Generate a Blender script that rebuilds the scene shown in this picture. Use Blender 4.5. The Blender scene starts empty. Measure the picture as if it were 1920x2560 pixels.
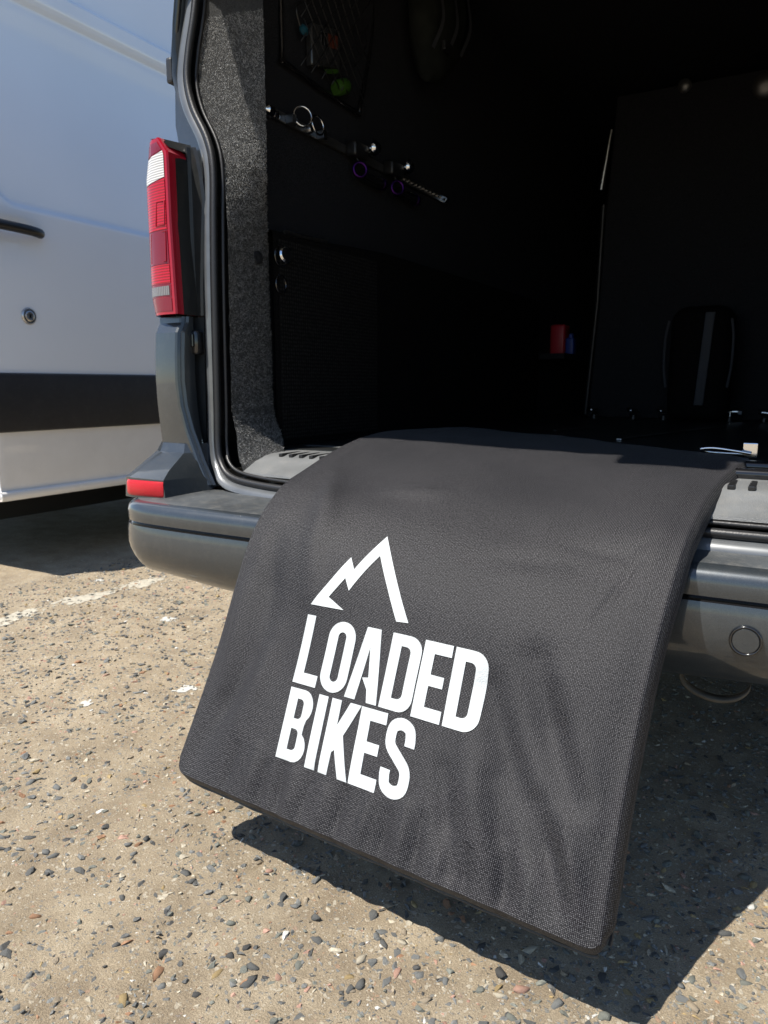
import bpy, bmesh, math, random
from mathutils import Vector, noise
R = math.radians
random.seed(7)
sc = bpy.context.scene
COL = sc.collection

# ------------------------------------------------------------------ camera, sky, sun, exposure
cam_d = bpy.data.cameras.new('camera'); cam = bpy.data.objects.new('camera', cam_d); COL.objects.link(cam)
cam.location = (0, 0, .85); cam.rotation_euler = (R(90 - 9.723), 0, R(29.455))
cam_d.sensor_fit = 'VERTICAL'; cam_d.sensor_height = 36; cam_d.lens = 26.016
cam_d.clip_start = .02; cam_d.clip_end = 2000
cam_d.dof.use_dof = True; cam_d.dof.focus_distance = 1.25; cam_d.dof.aperture_fstop = 9
sc.camera = cam
TR = Vector((.33, .48, -1)).normalized()            # the way sunlight travels
elev = math.asin(-TR.z); SD = -TR
w = bpy.data.worlds.new('World'); sc.world = w; w.use_nodes = True
nt = w.node_tree; bg = nt.nodes['Background']
sky = nt.nodes.new('ShaderNodeTexSky'); sky.sky_type = 'NISHITA'; sky.sun_disc = False
sky.sun_elevation = elev; sky.sun_rotation = math.atan2(SD.x, SD.y); sky.air_density = 1.0; sky.dust_density = .3; sky.ozone_density = 2.5
nt.links.new(sky.outputs[0], bg.inputs[0]); bg.inputs[1].default_value = .102
sun_d = bpy.data.lights.new('sun', 'SUN'); sun = bpy.data.objects.new('sun', sun_d); COL.objects.link(sun)
sun.rotation_euler = TR.to_track_quat('-Z', 'Y').to_euler(); sun_d.energy = 5.0; sun_d.angle = R(.5); sun_d.color = (1, .95, .87)
sun.location = (-2, -3, 6)
vs = sc.view_settings; vs.view_transform = 'Standard'; vs.look = 'None'; vs.exposure = .64; vs.gamma = 1; vs.use_curve_mapping = False

# ------------------------------------------------------------------ materials
def mat(name, col, rough=.5, metal=0, coat=0, spec=.5, sheen=0, trans=0, noise_scale=0, noise_amt=0, bump=0, bump_scale=200, col2=None, coat_rough=.04, detail=4, dust=0, dust_col=(.42, .38, .31), dust_scale=38):
    m = bpy.data.materials.new(name); m.use_nodes = True; t = m.node_tree; b = t.nodes['Principled BSDF']
    b.inputs['Base Color'].default_value = (*col, 1); b.inputs['Roughness'].default_value = rough
    b.inputs['Metallic'].default_value = metal; b.inputs['Coat Weight'].default_value = coat; b.inputs['Coat Roughness'].default_value = coat_rough
    b.inputs['Specular IOR Level'].default_value = spec; b.inputs['Sheen Weight'].default_value = sheen
    b.inputs['Transmission Weight'].default_value = trans
    tc = t.nodes.new('ShaderNodeTexCoord')
    if noise_scale:
        n = t.nodes.new('ShaderNodeTexNoise'); n.inputs['Scale'].default_value = noise_scale; n.inputs['Detail'].default_value = detail
        t.links.new(tc.outputs['Object'], n.inputs['Vector'])
        r = t.nodes.new('ShaderNodeValToRGB'); c2 = col2 or tuple(c * (1 - noise_amt) for c in col)
        r.color_ramp.elements[0].position = .35; r.color_ramp.elements[1].position = .65
        r.color_ramp.elements[0].color = (*c2, 1); r.color_ramp.elements[1].color = (*col, 1)
        t.links.new(n.outputs[0], r.inputs[0]); t.links.new(r.outputs[0], b.inputs['Base Color'])
    if dust:
        src = b.inputs['Base Color'].links[0].from_socket if b.inputs['Base Color'].links else None
        d1 = t.nodes.new('ShaderNodeTexNoise'); d1.inputs['Scale'].default_value = dust_scale; d1.inputs['Detail'].default_value = 9; d1.inputs['Roughness'].default_value = .72
        t.links.new(tc.outputs['Object'], d1.inputs['Vector'])
        dr_ = t.nodes.new('ShaderNodeValToRGB'); dr_.color_ramp.elements[0].position = .5; dr_.color_ramp.elements[1].position = .78
        dr_.color_ramp.elements[0].color = (0, 0, 0, 1); dr_.color_ramp.elements[1].color = (dust, dust, dust, 1)
        t.links.new(d1.outputs[0], dr_.inputs[0])
        mx = t.nodes.new('ShaderNodeMix'); mx.data_type = 'RGBA'; t.links.new(dr_.outputs[0], mx.inputs[0])
        if src: t.links.new(src, mx.inputs[6])
        else: mx.inputs[6].default_value = (*col, 1)
        mx.inputs[7].default_value = (*dust_col, 1); t.links.new(mx.outputs[2], b.inputs['Base Color'])
        mr = t.nodes.new('ShaderNodeMath'); mr.operation = 'MULTIPLY_ADD'; t.links.new(dr_.outputs[0], mr.inputs[0]); mr.inputs[1].default_value = .5; mr.inputs[2].default_value = rough; t.links.new(mr.outputs[0], b.inputs['Roughness'])
        if coat:
            mc = t.nodes.new('ShaderNodeMath'); mc.operation = 'MULTIPLY_ADD'; t.links.new(dr_.outputs[0], mc.inputs[0]); mc.inputs[1].default_value = -.9 * coat; mc.inputs[2].default_value = coat; t.links.new(mc.outputs[0], b.inputs['Coat Weight'])
    if bump:
        n2 = t.nodes.new('ShaderNodeTexNoise'); n2.inputs['Scale'].default_value = bump_scale; n2.inputs['Detail'].default_value = 3
        t.links.new(tc.outputs['Object'], n2.inputs['Vector'])
        bp = t.nodes.new('ShaderNodeBump'); bp.inputs['Strength'].default_value = bump; bp.inputs['Distance'].default_value = .002
        t.links.new(n2.outputs[0], bp.inputs['Height']); t.links.new(bp.outputs[0], b.inputs['Normal'])
    return m
def node(t, kind, **kw):
    n = t.nodes.new(kind)
    for k, v in kw.items():
        if k in n.inputs: n.inputs[k].default_value = v
        else: setattr(n, k, v)
    return n

M = {}
M['paint'] = mat('grey_metallic_paint', (.046, .055, .063), .34, .4, 1, noise_scale=900, noise_amt=.4, bump=.05, bump_scale=1400, dust=.05)
M['step'] = mat('grey_step_plastic', (.072, .079, .084), .5, 0, 0, noise_scale=9, noise_amt=.45, bump=.5, bump_scale=900, dust=.2)
M['sillplate'] = mat('grey_textured_plastic', (.16, .165, .166), .42, 0, 0, noise_scale=14, noise_amt=.25, bump=.6, bump_scale=700, dust=.15)
M['flange'] = mat('light_grey_flange_paint', (.125, .132, .138), .35, .3, .6, noise_scale=20, noise_amt=.2)
M['white'] = mat('white_van_paint', (.83, .88, .94), .22, 0, 1, noise_scale=1.4, noise_amt=.05)
M['white_dust_bounce'] = mat('dusty_bounce_tinted_sill_paint', (.84, .82, .78), .25, 0, 1, noise_scale=6, noise_amt=.06, dust=.1, dust_scale=9)  # white paint copy: ground bounce put into its warm tint, thin dust over it
M['blackplastic'] = mat('black_plastic', (.012, .012, .013), .4, noise_scale=30, noise_amt=.4)
M['rubber'] = mat('black_rubber', (.015, .015, .016), .42, bump=.2, bump_scale=300)
M['gloss'] = mat('gloss_black_trim', (.008, .008, .009), .15, coat=.6)
M['strip'] = mat('black_rub_strip_plastic', (.014, .014, .016), .55, noise_scale=12, noise_amt=.3, dust=.03)
M['tyre'] = mat('tyre_rubber', (.02, .02, .02), .8, bump=.5, bump_scale=60)
M['chrome'] = mat('chrome', (.75, .76, .78), .12, 1)
M['steel'] = mat('brushed_steel', (.5, .5, .5), .3, 1, noise_scale=60, noise_amt=.2)
M['dull'] = mat('dull_grey_metal', (.12, .12, .12), .35, .8)
M['under'] = mat('dark_underbody', (.02, .02, .02), .8)
M['purple'] = mat('purple_anodised_metal', (.05, .012, .1), .35, 1)
M['red_bag'] = mat('red_box_plastic', (.45, .02, .035), .4)
M['blue_bag'] = mat('blue_box_plastic', (.02, .05, .28), .4)
M['green'] = mat('green_plastic', (.03, .085, .008), .5)
M['teal'] = mat('teal_plastic', (.012, .07, .1), .4)
M['orange_print'] = mat('orange_print', (.12, .025, .012), .5)
M['strap'] = mat('grey_webbing', (.04, .043, .052), .7, bump=.4, bump_scale=500)
M['olive'] = mat('olive_bag_fabric', (.016, .018, .016), .9, spec=.1, noise_scale=20, noise_amt=.4, bump=.3, bump_scale=90)
M['clearplastic'] = mat('clear_plastic_case', (.03, .031, .033), .25, coat=.5)
M['logo'] = mat('white_vinyl_print', (.5, .525, .53), .5, noise_scale=18, noise_amt=.16, bump=.5, bump_scale=420, detail=8)
M['rope'] = mat('tan_webbing_loop', (.1, .088, .066), .7, noise_scale=60, noise_amt=.3)
M['floor'] = mat('black_floor_ply', (.014, .015, .015), .35, noise_scale=8, noise_amt=.4, bump=.15, bump_scale=250)
M['paintline'] = mat('worn_white_road_paint', (.46, .42, .335), .85, noise_scale=40, noise_amt=.25)
M['fleck'] = mat('white_droppings', (.47, .46, .42), .85)

def carpet(name, c1, c2, sc_=420, bump=1.0):
    m = bpy.data.materials.new(name); m.use_nodes = True; t = m.node_tree; b = t.nodes['Principled BSDF']
    tc = t.nodes.new('ShaderNodeTexCoord')
    n = node(t, 'ShaderNodeTexNoise', Scale=sc_, Detail=5.0, Roughness=.7); t.links.new(tc.outputs['Object'], n.inputs['Vector'])
    r = t.nodes.new('ShaderNodeValToRGB'); r.color_ramp.elements[0].position = .38; r.color_ramp.elements[1].position = .66
    r.color_ramp.elements[0].color = (*c1, 1); r.color_ramp.elements[1].color = (*c2, 1)
    t.links.new(n.outputs[0], r.inputs[0]); t.links.new(r.outputs[0], b.inputs['Base Color'])
    b.inputs['Roughness'].default_value = 1; b.inputs['Specular IOR Level'].default_value = .03; b.inputs['Sheen Weight'].default_value = .0
    bp = node(t, 'ShaderNodeBump', Strength=bump, Distance=.004); t.links.new(n.outputs[0], bp.inputs['Height']); t.links.new(bp.outputs[0], b.inputs['Normal'])
    return m
M['carpet'] = carpet('black_lining_carpet', (.014, .0148, .0175), (.042, .0435, .049))
M['carpet_pillar'] = carpet('charcoal_pillar_carpet', (.013, .013, .013), (.115, .115, .113), 800)
M['casing'] = carpet('black_textured_casing', (.004, .004, .0043), (.012, .0116, .0115), 160, .6)
def woven():
    m = bpy.data.materials.new('black_speaker_cloth'); m.use_nodes = True; t = m.node_tree; b = t.nodes['Principled BSDF']; L = t.links.new
    tc = t.nodes.new('ShaderNodeTexCoord'); v = node(t, 'ShaderNodeTexVoronoi', Scale=95.0, Randomness=.25); L(tc.outputs['Object'], v.inputs['Vector'])
    r = t.nodes.new('ShaderNodeValToRGB'); r.color_ramp.elements[0].color = (.03, .028, .026, 1); r.color_ramp.elements[1].position = .5; r.color_ramp.elements[1].color = (.006, .006, .006, 1)
    L(v.outputs['Distance'], r.inputs[0]); L(r.outputs[0], b.inputs['Base Color']); b.inputs['Roughness'].default_value = .9; b.inputs['Specular IOR Level'].default_value = .08
    bp = node(t, 'ShaderNodeBump', Strength=.6, Distance=-.003); L(v.outputs['Distance'], bp.inputs['Height']); L(bp.outputs[0], b.inputs['Normal'])
    return m
M['woven'] = woven()
M['fibre'] = mat('grey_carpet_fibre', (.36, .36, .35), .6, sheen=.3)

def fabric():
    m = bpy.data.materials.new('charcoal_woven_fabric'); m.use_nodes = True; t = m.node_tree; b = t.nodes['Principled BSDF']; L = t.links.new
    uv = node(t, 'ShaderNodeUVMap', uv_map='UVMap')
    w1 = node(t, 'ShaderNodeTexWave', Scale=128.0, Distortion=.5); w1.bands_direction = 'X'
    w2 = node(t, 'ShaderNodeTexWave', Scale=120.0, Distortion=.5); w2.bands_direction = 'Y'
    for q in (w1, w2): q.inputs['Detail'].default_value = 1; q.inputs['Detail Scale'].default_value = 8; L(uv.outputs[0], q.inputs['Vector'])
    mx = node(t, 'ShaderNodeMath', operation='MULTIPLY'); L(w1.outputs['Fac'], mx.inputs[0]); L(w2.outputs['Fac'], mx.inputs[1])
    sp = node(t, 'ShaderNodeTexNoise', Scale=380.0, Detail=2.0); L(uv.outputs[0], sp.inputs['Vector'])
    dust = node(t, 'ShaderNodeTexNoise', Scale=5.0, Detail=6.0); L(uv.outputs[0], dust.inputs['Vector'])
    ad = node(t, 'ShaderNodeMath', operation='MULTIPLY_ADD'); L(mx.outputs[0], ad.inputs[0]); ad.inputs[1].default_value = .62; L(sp.outputs[0], ad.inputs[2])
    r = t.nodes.new('ShaderNodeValToRGB'); e = r.color_ramp.elements
    e[0].position = .42; e[0].color = (.0018, .0017, .0027, 1); e[1].position = .90; e[1].color = (.0125, .0119, .015, 1)
    x = e.new(.98); x.color = (.16, .157, .165, 1)  # pale specks painted in as glints on the weave
    L(ad.outputs[0], r.inputs[0])
    mix = node(t, 'ShaderNodeMix', data_type='RGBA', blend_type='MULTIPLY'); mix.inputs[0].default_value = .8
    rd = t.nodes.new('ShaderNodeValToRGB'); rd.color_ramp.elements[0].position = .3; rd.color_ramp.elements[0].color = (.75, .75, .76, 1); rd.color_ramp.elements[1].position = .7; rd.color_ramp.elements[1].color = (1.15, 1.13, 1.1, 1)
    L(dust.outputs[0], rd.inputs[0]); L(r.outputs[0], mix.inputs[6]); L(rd.outputs[0], mix.inputs[7]); L(mix.outputs[2], b.inputs['Base Color'])
    b.inputs['Roughness'].default_value = .6; b.inputs['Sheen Weight'].default_value = .03; b.inputs['Sheen Roughness'].default_value = .4; b.inputs['Specular IOR Level'].default_value = .25
    bp = node(t, 'ShaderNodeBump', Strength=.6, Distance=.0008); L(ad.outputs[0], bp.inputs['Height']); L(bp.outputs[0], b.inputs['Normal'])
    return m
M['fabric'] = fabric()

def lens(name, c, scale=None, axis='Z', rough=.22):
    m = bpy.data.materials.new(name); m.use_nodes = True; t = m.node_tree; b = t.nodes['Principled BSDF']; L = t.links.new
    b.inputs['Roughness'].default_value = rough; b.inputs['Coat Weight'].default_value = .12; b.inputs['Specular IOR Level'].default_value = .35; b.inputs['Base Color'].default_value = (*c, 1)
    if scale:
        tc = t.nodes.new('ShaderNodeTexCoord')
        wv = node(t, 'ShaderNodeTexWave', Scale=scale, Distortion=.3); wv.bands_direction = axis
        L(tc.outputs['Object'], wv.inputs['Vector'])
        r = t.nodes.new('ShaderNodeValToRGB'); r.color_ramp.elements[0].color = (*[k * .45 for k in c], 1); r.color_ramp.elements[1].color = (*c, 1)
        L(wv.outputs['Fac'], r.inputs[0]); L(r.outputs[0], b.inputs['Base Color'])
        bp = node(t, 'ShaderNodeBump', Strength=.25, Distance=.002); L(wv.outputs['Fac'], bp.inputs['Height']); L(bp.outputs[0], b.inputs['Normal'])
    return m
M['lens_red'] = lens('ribbed_red_lens', (.5, .005, .02), 48)
M['lens_dark'] = lens('dark_red_lens', (.17, .004, .014))
M['lens_rim'] = lens('red_lens_rim', (.33, .006, .02))
M['lens_white'] = lens('ribbed_white_lens', (.72, .71, .70), 55)
M['lens_clear'] = lens('clear_reflector_lens', (.22, .2, .2), 45, 'X')
M['reflex'] = lens('red_reflex_lens', (.68, .02, .03), 120)
M['casing_dark'] = mat('satin_black_lamp_housing', (.018, .019, .019), .32, noise_scale=20, noise_amt=.2, dust=.03)

# ------------------------------------------------------------------ helpers
def mesh(name, V, F, m, parent=None, smooth=True, kind=None):
    me = bpy.data.meshes.new(name); me.from_pydata([tuple(v) for v in V], [], F); me.update()
    if smooth: me.shade_smooth()
    for k in (m if isinstance(m, (list, tuple)) else [m]): me.materials.append(k)
    o = bpy.data.objects.new(name, me); COL.objects.link(o)
    if kind: o['kind'] = kind
    return o
def thing(name, label, cat, loc=(0, 0, 0), group=None):
    o = bpy.data.objects.new(name, None); COL.objects.link(o); o.location = loc; o.empty_display_size = .1
    return tag(o, label, cat, group)
def tag(o, label, cat, group=None):
    o['label'] = label; o['category'] = cat
    if group: o['group'] = group
    return o
def part(name, V, F, m, parent, smooth=True, kind=None):
    """mesh given in world coordinates, child of parent (whose matrix is a plain translation or identity)"""
    off = Vector((0, 0, 0)); p = parent
    while p is not None: off += Vector(p.location); p = p.parent
    me = bpy.data.meshes.new(name); me.from_pydata([tuple(Vector(v) - off) for v in V], [], F); me.update()
    if smooth: me.shade_smooth()
    for k in (m if isinstance(m, (list, tuple)) else [m]): me.materials.append(k)
    o = bpy.data.objects.new(name, me); COL.objects.link(o); o.parent = parent
    if kind: o['kind'] = kind
    return o
def sharp(o, deg=35):
    me = o.data; bm = bmesh.new(); bm.from_mesh(me)
    for e in bm.edges:
        if len(e.link_faces) == 2 and e.calc_face_angle(0) > R(deg): e.smooth = False
    bm.to_mesh(me); bm.free(); return o
def boxg(a, b, bev=0):
    x0, y0, z0 = a; x1, y1, z1 = b
    bm = bmesh.new(); bmesh.ops.create_cube(bm, size=1)
    for v in bm.verts: v.co = (x0 + (v.co.x + .5) * (x1 - x0), y0 + (v.co.y + .5) * (y1 - y0), z0 + (v.co.z + .5) * (z1 - z0))
    if bev: bmesh.ops.bevel(bm, geom=bm.edges[:], offset=bev, segments=2, profile=.6, affect='EDGES')
    return bmout(bm)
def bmout(bm):
    bm.verts.ensure_lookup_table(); bm.verts.index_update()
    V = [v.co.copy() for v in bm.verts]; F = [[v.index for v in f.verts] for f in bm.faces]; bm.free(); return V, F
def box(name, a, b, m, parent, bev=0): return part(name, *boxg(a, b, bev), m, parent, smooth=False)
def tubeg(P, r, n=10, closed=False, cap=True):
    P = [Vector(p) for p in P]; V = []; F = []; k = len(P); up = None
    for i, p in enumerate(P):
        a = P[(i - 1) % k] if (closed or i > 0) else p; b = P[(i + 1) % k] if (closed or i < k - 1) else p
        d = (b - a).normalized()
        if up is None: up = d.orthogonal().normalized()
        up = (up - d * up.dot(d)); up = up.normalized() if up.length > 1e-6 else d.orthogonal().normalized()
        s = d.cross(up); rr = r[i] if isinstance(r, (list, tuple)) else r
        for j in range(n):
            t = 2 * math.pi * j / n; V.append(p + (up * math.cos(t) + s * math.sin(t)) * rr)
    for i in range(k if closed else k - 1):
        for j in range(n):
            a = i * n; b = ((i + 1) % k) * n
            F.append([a + j, a + (j + 1) % n, b + (j + 1) % n, b + j])
    if cap and not closed: F.append(list(range(n - 1, -1, -1))); F.append([(k - 1) * n + j for j in range(n)])
    return V, F
def tube(name, P, r, m, parent, n=10, closed=False): return sharp(part(name, *tubeg(P, r, n, closed), m, parent), 50)
def gridf(nu, nv, wrapu=False):
    F = []
    for i in range(nv - 1):
        for j in range(nu if wrapu else nu - 1):
            a = i * nu + j; b = i * nu + (j + 1) % nu
            F.append([a, b, b + nu, a + nu])
    return F
def loft(name, rows, m, parent, smooth=True, deg=35, flip=False):
    nu = len(rows[0]); V = [p for r in rows for p in r]; F = gridf(nu, len(rows))
    if flip: F = [f[::-1] for f in F]
    o = part(name, V, F, m, parent, smooth)
    return sharp(o, deg) if smooth else o
def spline(P, n):
    """Catmull-Rom through P, n samples per span"""
    P = [Vector(p) for p in P]; out = []
    for i in range(len(P) - 1):
        p1, p2 = P[i], P[i + 1]; p0 = P[i - 1] if i else p1 * 2 - p2; p3 = P[i + 2] if i + 2 < len(P) else p2 * 2 - p1
        for k in range(n):
            f = k / n
            out.append(.5 * (2 * p1 + (p2 - p0) * f + (2 * p0 - 5 * p1 + 4 * p2 - p3) * f * f + (3 * p1 - p0 - 3 * p2 + p3) * f ** 3))
    out.append(P[-1]); return out
def lerpt(T, z):
    """piecewise linear table [(z, a, b..)]"""
    if z <= T[0][0]: return T[0][1:]
    for a, b in zip(T, T[1:]):
        if z <= b[0]:
            f = (z - a[0]) / (b[0] - a[0]); return tuple(p + (q - p) * f for p, q in zip(a[1:], b[1:]))
    return T[-1][1:]
def lathe(name, prof, c, axis, m, parent, n=20):
    """prof [(r, h)] turned about axis through c"""
    ax = Vector(axis).normalized(); u = ax.orthogonal().normalized(); v = ax.cross(u); c = Vector(c); V = []
    for r, h in prof:
        for j in range(n):
            t = 2 * math.pi * j / n; V.append(c + ax * h + (u * math.cos(t) + v * math.sin(t)) * r)
    F = gridf(n, len(prof), True); F.append(list(range(n - 1, -1, -1))); F.append([(len(prof) - 1) * n + j for j in range(n)])
    return sharp(part(name, V, F, m, parent), 40)
def ring(name, c, axis, R0, r, m, parent, n=20, a0=0, a1=360):
    ax = Vector(axis).normalized(); u = ax.orthogonal().normalized(); v = ax.cross(u); c = Vector(c)
    full = a1 - a0 >= 360
    P = [c + (u * math.cos(R(a0 + (a1 - a0) * i / n)) + v * math.sin(R(a0 + (a1 - a0) * i / n))) * R0 for i in range(n if full else n + 1)]
    return tube(name, P, r, m, parent, 8, full)

# ------------------------------------------------------------------ ground
CRACK = [(-.784, .968), (-.80, .878), (-.833, .78), (-.818, .734), (-.781, .694), (-.76, .66), (-.733, .628), (-.70, .57), (-.68, .5)]
def crack_d(x, y):
    if not (-.95 < x < -.55 and .4 < y < 1.05): return 9
    best = 9
    for (ax, ay), (bx, by) in zip(CRACK, CRACK[1:]):
        dx, dy = bx - ax, by - ay; t = max(0, min(1, ((x - ax) * dx + (y - ay) * dy) / (dx * dx + dy * dy)))
        best = min(best, math.hypot(x - ax - dx * t, y - ay - dy * t))
    return best
X0, X1, Y0, Y1 = -3.6, .9, .2, 3.2
def gh(x, y):
    f = min(1, (x - X0) / .3, (X1 - x) / .3, (y - Y0) / .15, (Y1 - y) / .3)
    if f <= 0: return 0
    h = noise.noise((x * 5, y * 5, 0)) * .0035 + noise.noise((x * 26, y * 26, 3)) * .0022 + noise.noise((x * 75, y * 75, 7)) * .0019
    d = crack_d(x, y) + noise.noise((x * 60, y * 60, 1)) * .004
    if d < .02: h -= .006 * max(0, 1 - d / .006) + .002 * (1 - d / .02)
    return h * f
def axis_pts(a, b, fine):
    out = [a]
    while out[-1] < b - 1e-6: out.append(min(b, out[-1] + fine(out[-1])))
    return out
xs = axis_pts(X0, X1, lambda x: .02 if x < -1.6 else .009); ys = axis_pts(Y0, Y1, lambda y: .0065 if y < 1.15 else (.012 if y < 1.7 else .025))
V = [(x, y, gh(x, y)) for y in ys for x in xs]; F = gridf(len(xs), len(ys)); b0 = len(V); B = 150
V += [(X0, Y0, 0), (X1, Y0, 0), (X1, Y1, 0), (X0, Y1, 0), (-B, -B, 0), (B, -B, 0), (B, B, 0), (-B, B, 0)]
F += [[b0 + 4, b0 + 5, b0 + 1, b0], [b0 + 5, b0 + 6, b0 + 2, b0 + 1], [b0 + 6, b0 + 7, b0 + 3, b0 + 2], [b0 + 7, b0 + 4, b0, b0 + 3]]
def ground_mat():
    m = bpy.data.materials.new('sandy_exposed_aggregate'); m.use_nodes = True; t = m.node_tree; b = t.nodes['Principled BSDF']; L = t.links.new
    tc = t.nodes.new('ShaderNodeTexCoord'); O = tc.outputs['Object']
    def nz(s, d=5.0, rgh=.6):
        n = node(t, 'ShaderNodeTexNoise', Scale=s, Detail=d, Roughness=rgh); L(O, n.inputs['Vector']); return n.outputs[0]
    def ramp(i, *st):
        r = t.nodes.new('ShaderNodeValToRGB'); e = r.color_ramp.elements
        e[0].position, e[0].color = st[0][0], (*st[0][1], 1); e[1].position, e[1].color = st[-1][0], (*st[-1][1], 1)
        for p, c in st[1:-1]: k = e.new(p); k.color = (*c, 1)
        L(i, r.inputs[0]); return r.outputs[0]
    def mix(f, a, c, mode='MIX'):
        n = node(t, 'ShaderNodeMix', data_type='RGBA', blend_type=mode)
        if isinstance(f, float): n.inputs[0].default_value = f
        else: L(f, n.inputs[0])
        L(a, n.inputs[6]); L(c, n.inputs[7]); return n.outputs[2]
    base = ramp(nz(9, 6), (.3, (.275, .222, .158)), (.5, (.368, .304, .219)), (.72, (.46, .39, .288)))
    base = mix(.85, base, ramp(nz(1.3, 5), (.3, (.86, .85, .83)), (.7, (1.1, 1.07, 1.02))), 'MULTIPLY')
    base = mix(.8, base, ramp(nz(420, 3, .8), (.3, (.5, .48, .45)), (.5, (.95, .94, .92)), (.72, (1.45, 1.43, 1.38))), 'MULTIPLY')
    def chips(scale, thr, rnd):
        wn = node(t, 'ShaderNodeTexNoise', Scale=scale * .7, Detail=2.0); L(O, wn.inputs['Vector'])
        vm = node(t, 'ShaderNodeMix', data_type='RGBA', blend_type='LINEAR_LIGHT'); vm.inputs[0].default_value = .012 * 60 / scale; L(O, vm.inputs[6]); L(wn.outputs['Color'], vm.inputs[7])
        v = node(t, 'ShaderNodeTexVoronoi', Scale=scale, Randomness=1.0); L(vm.outputs[2], v.inputs['Vector'])
        sep = t.nodes.new('ShaderNodeSeparateColor'); L(v.outputs['Color'], sep.inputs[0])
        # a cell is a chip when its random value is high; its radius varies
        rad = node(t, 'ShaderNodeMapRange'); L(sep.outputs[1], rad.inputs[0]); rad.inputs[3].default_value = .14; rad.inputs[4].default_value = .42
        lt = node(t, 'ShaderNodeMath', operation='LESS_THAN'); L(v.outputs['Distance'], lt.inputs[0]); L(rad.outputs[0], lt.inputs[1])
        gt = node(t, 'ShaderNodeMath', operation='GREATER_THAN'); L(sep.outputs[0], gt.inputs[0]); gt.inputs[1].default_value = thr
        mu = node(t, 'ShaderNodeMath', operation='MULTIPLY'); L(lt.outputs[0], mu.inputs[0]); L(gt.outputs[0], mu.inputs[1])
        return mu.outputs[0], sep.outputs[2]
    f1, k1 = chips(95, .42, 0); c1 = ramp(k1, (0, (.5, .43, .32)), (.3, (.57, .51, .4)), (.5, (.36, .28, .19)), (.62, (.2, .2, .185)), (.85, (.24, .235, .215)), (1, (.46, .28, .17)))
    f2, k2 = chips(210, .5, 0); c2 = ramp(k2, (0, (.52, .46, .36)), (.4, (.4, .34, .25)), (.6, (.2, .19, .17)), (.85, (.26, .25, .225)), (1, (.6, .56, .47)))
    base = mix(f2, base, c2); 
    m1 = node(t, 'ShaderNodeMath', operation='MULTIPLY'); L(f1, m1.inputs[0]); m1.inputs[1].default_value = .85
    base = mix(m1.outputs[0], base, c1)
    L(base, b.inputs['Base Color']); b.inputs['Roughness'].default_value = .88; b.inputs['Specular IOR Level'].default_value = .25
    ad = node(t, 'ShaderNodeMath', operation='MULTIPLY_ADD'); L(f1, ad.inputs[0]); ad.inputs[1].default_value = .25; L(nz(330, 5, .75), ad.inputs[2])
    bp = node(t, 'ShaderNodeBump', Strength=1.0, Distance=.005); L(ad.outputs[0], bp.inputs['Height']); L(bp.outputs[0], b.inputs['Normal'])
    return m
ground = mesh('ground', V, F, ground_mat(), None, True, 'structure')

# stones set in the surface: a few shapes in a few colours
STC = {'slate': (.112, .112, .105), 'bluegrey': (.18, .182, .172), 'greenish': (.185, .19, .16), 'darkgrey': (.066, .064, .06), 'cream': (.5, .44, .33), 'sand': (.37, .30, .21),
       'orange': (.34, .185, .10), 'ochre': (.36, .26, .12), 'pink': (.44, .26, .19), 'white': (.68, .66, .6)}
for k, c in STC.items(): M['stone_' + k] = mat('stone_' + k, c, .75, noise_scale=160, noise_amt=.4, bump=.6, bump_scale=420)
SKEYS = list(STC); SW = [19, 24, 14, 6, 15, 18, 3, 3, 5, 3]
shapes = []
for i in range(7):
    rnd = random.Random(40 + i); bm = bmesh.new()
    for k in range(15):
        v = Vector((rnd.gauss(0, 1), rnd.gauss(0, 1), rnd.gauss(0, 1))).normalized() * rnd.uniform(.85, 1.05)
        bm.verts.new((v.x * (1 + .25 * (i % 3)), v.y * .82, v.z * .62))
    res = bmesh.ops.convex_hull(bm, input=bm.verts[:]); bmesh.ops.delete(bm, geom=[g for g in res['geom_interior'] if isinstance(g, bmesh.types.BMVert)], context='VERTS')
    bmesh.ops.triangulate(bm, faces=bm.faces[:]); bmesh.ops.recalc_face_normals(bm, faces=bm.faces[:]); shapes.append(bmout(bm))
# low versions for the grit
lows = []
for i in range(6):
    rnd = random.Random(90 + i); bm = bmesh.new()
    for k in range(8):
        v = Vector((rnd.gauss(0, 1), rnd.gauss(0, 1), rnd.gauss(0, 1))).normalized()
        bm.verts.new((v.x * (1.1 + .2 * (i % 3)), v.y * .85, v.z * .65))
    res = bmesh.ops.convex_hull(bm, input=bm.verts[:]); bmesh.ops.delete(bm, geom=[g for g in res['geom_interior'] if isinstance(g, bmesh.types.BMVert)], context='VERTS')
    bmesh.ops.triangulate(bm, faces=bm.faces[:]); bmesh.ops.recalc_face_normals(bm, faces=bm.faces[:]); lows.append(bmout(bm))
smesh = {}
for i, (sv, sf) in enumerate(shapes):
    for k in SKEYS:
        me = bpy.data.meshes.new('stone'); me.from_pydata(sv, [], sf); me.materials.append(M['stone_' + k]); me.update()
        if i % 2 == 0: me.shade_smooth()
        smesh[i, k] = me
cy, sy_ = math.cos(R(29.455)), math.sin(R(29.455)); cp, sp = math.cos(R(9.723)), math.sin(R(9.723))
def in_view(x, y):
    f = -x * sy_ + y * cy; r = x * cy + y * sy_; d = f * cp + .85 * sp; u = f * sp - .85 * cp
    return d > .1 and abs(r / d) < .53 and abs(u / d) < .70, d
stones = []
rs = random.Random(11)
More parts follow.
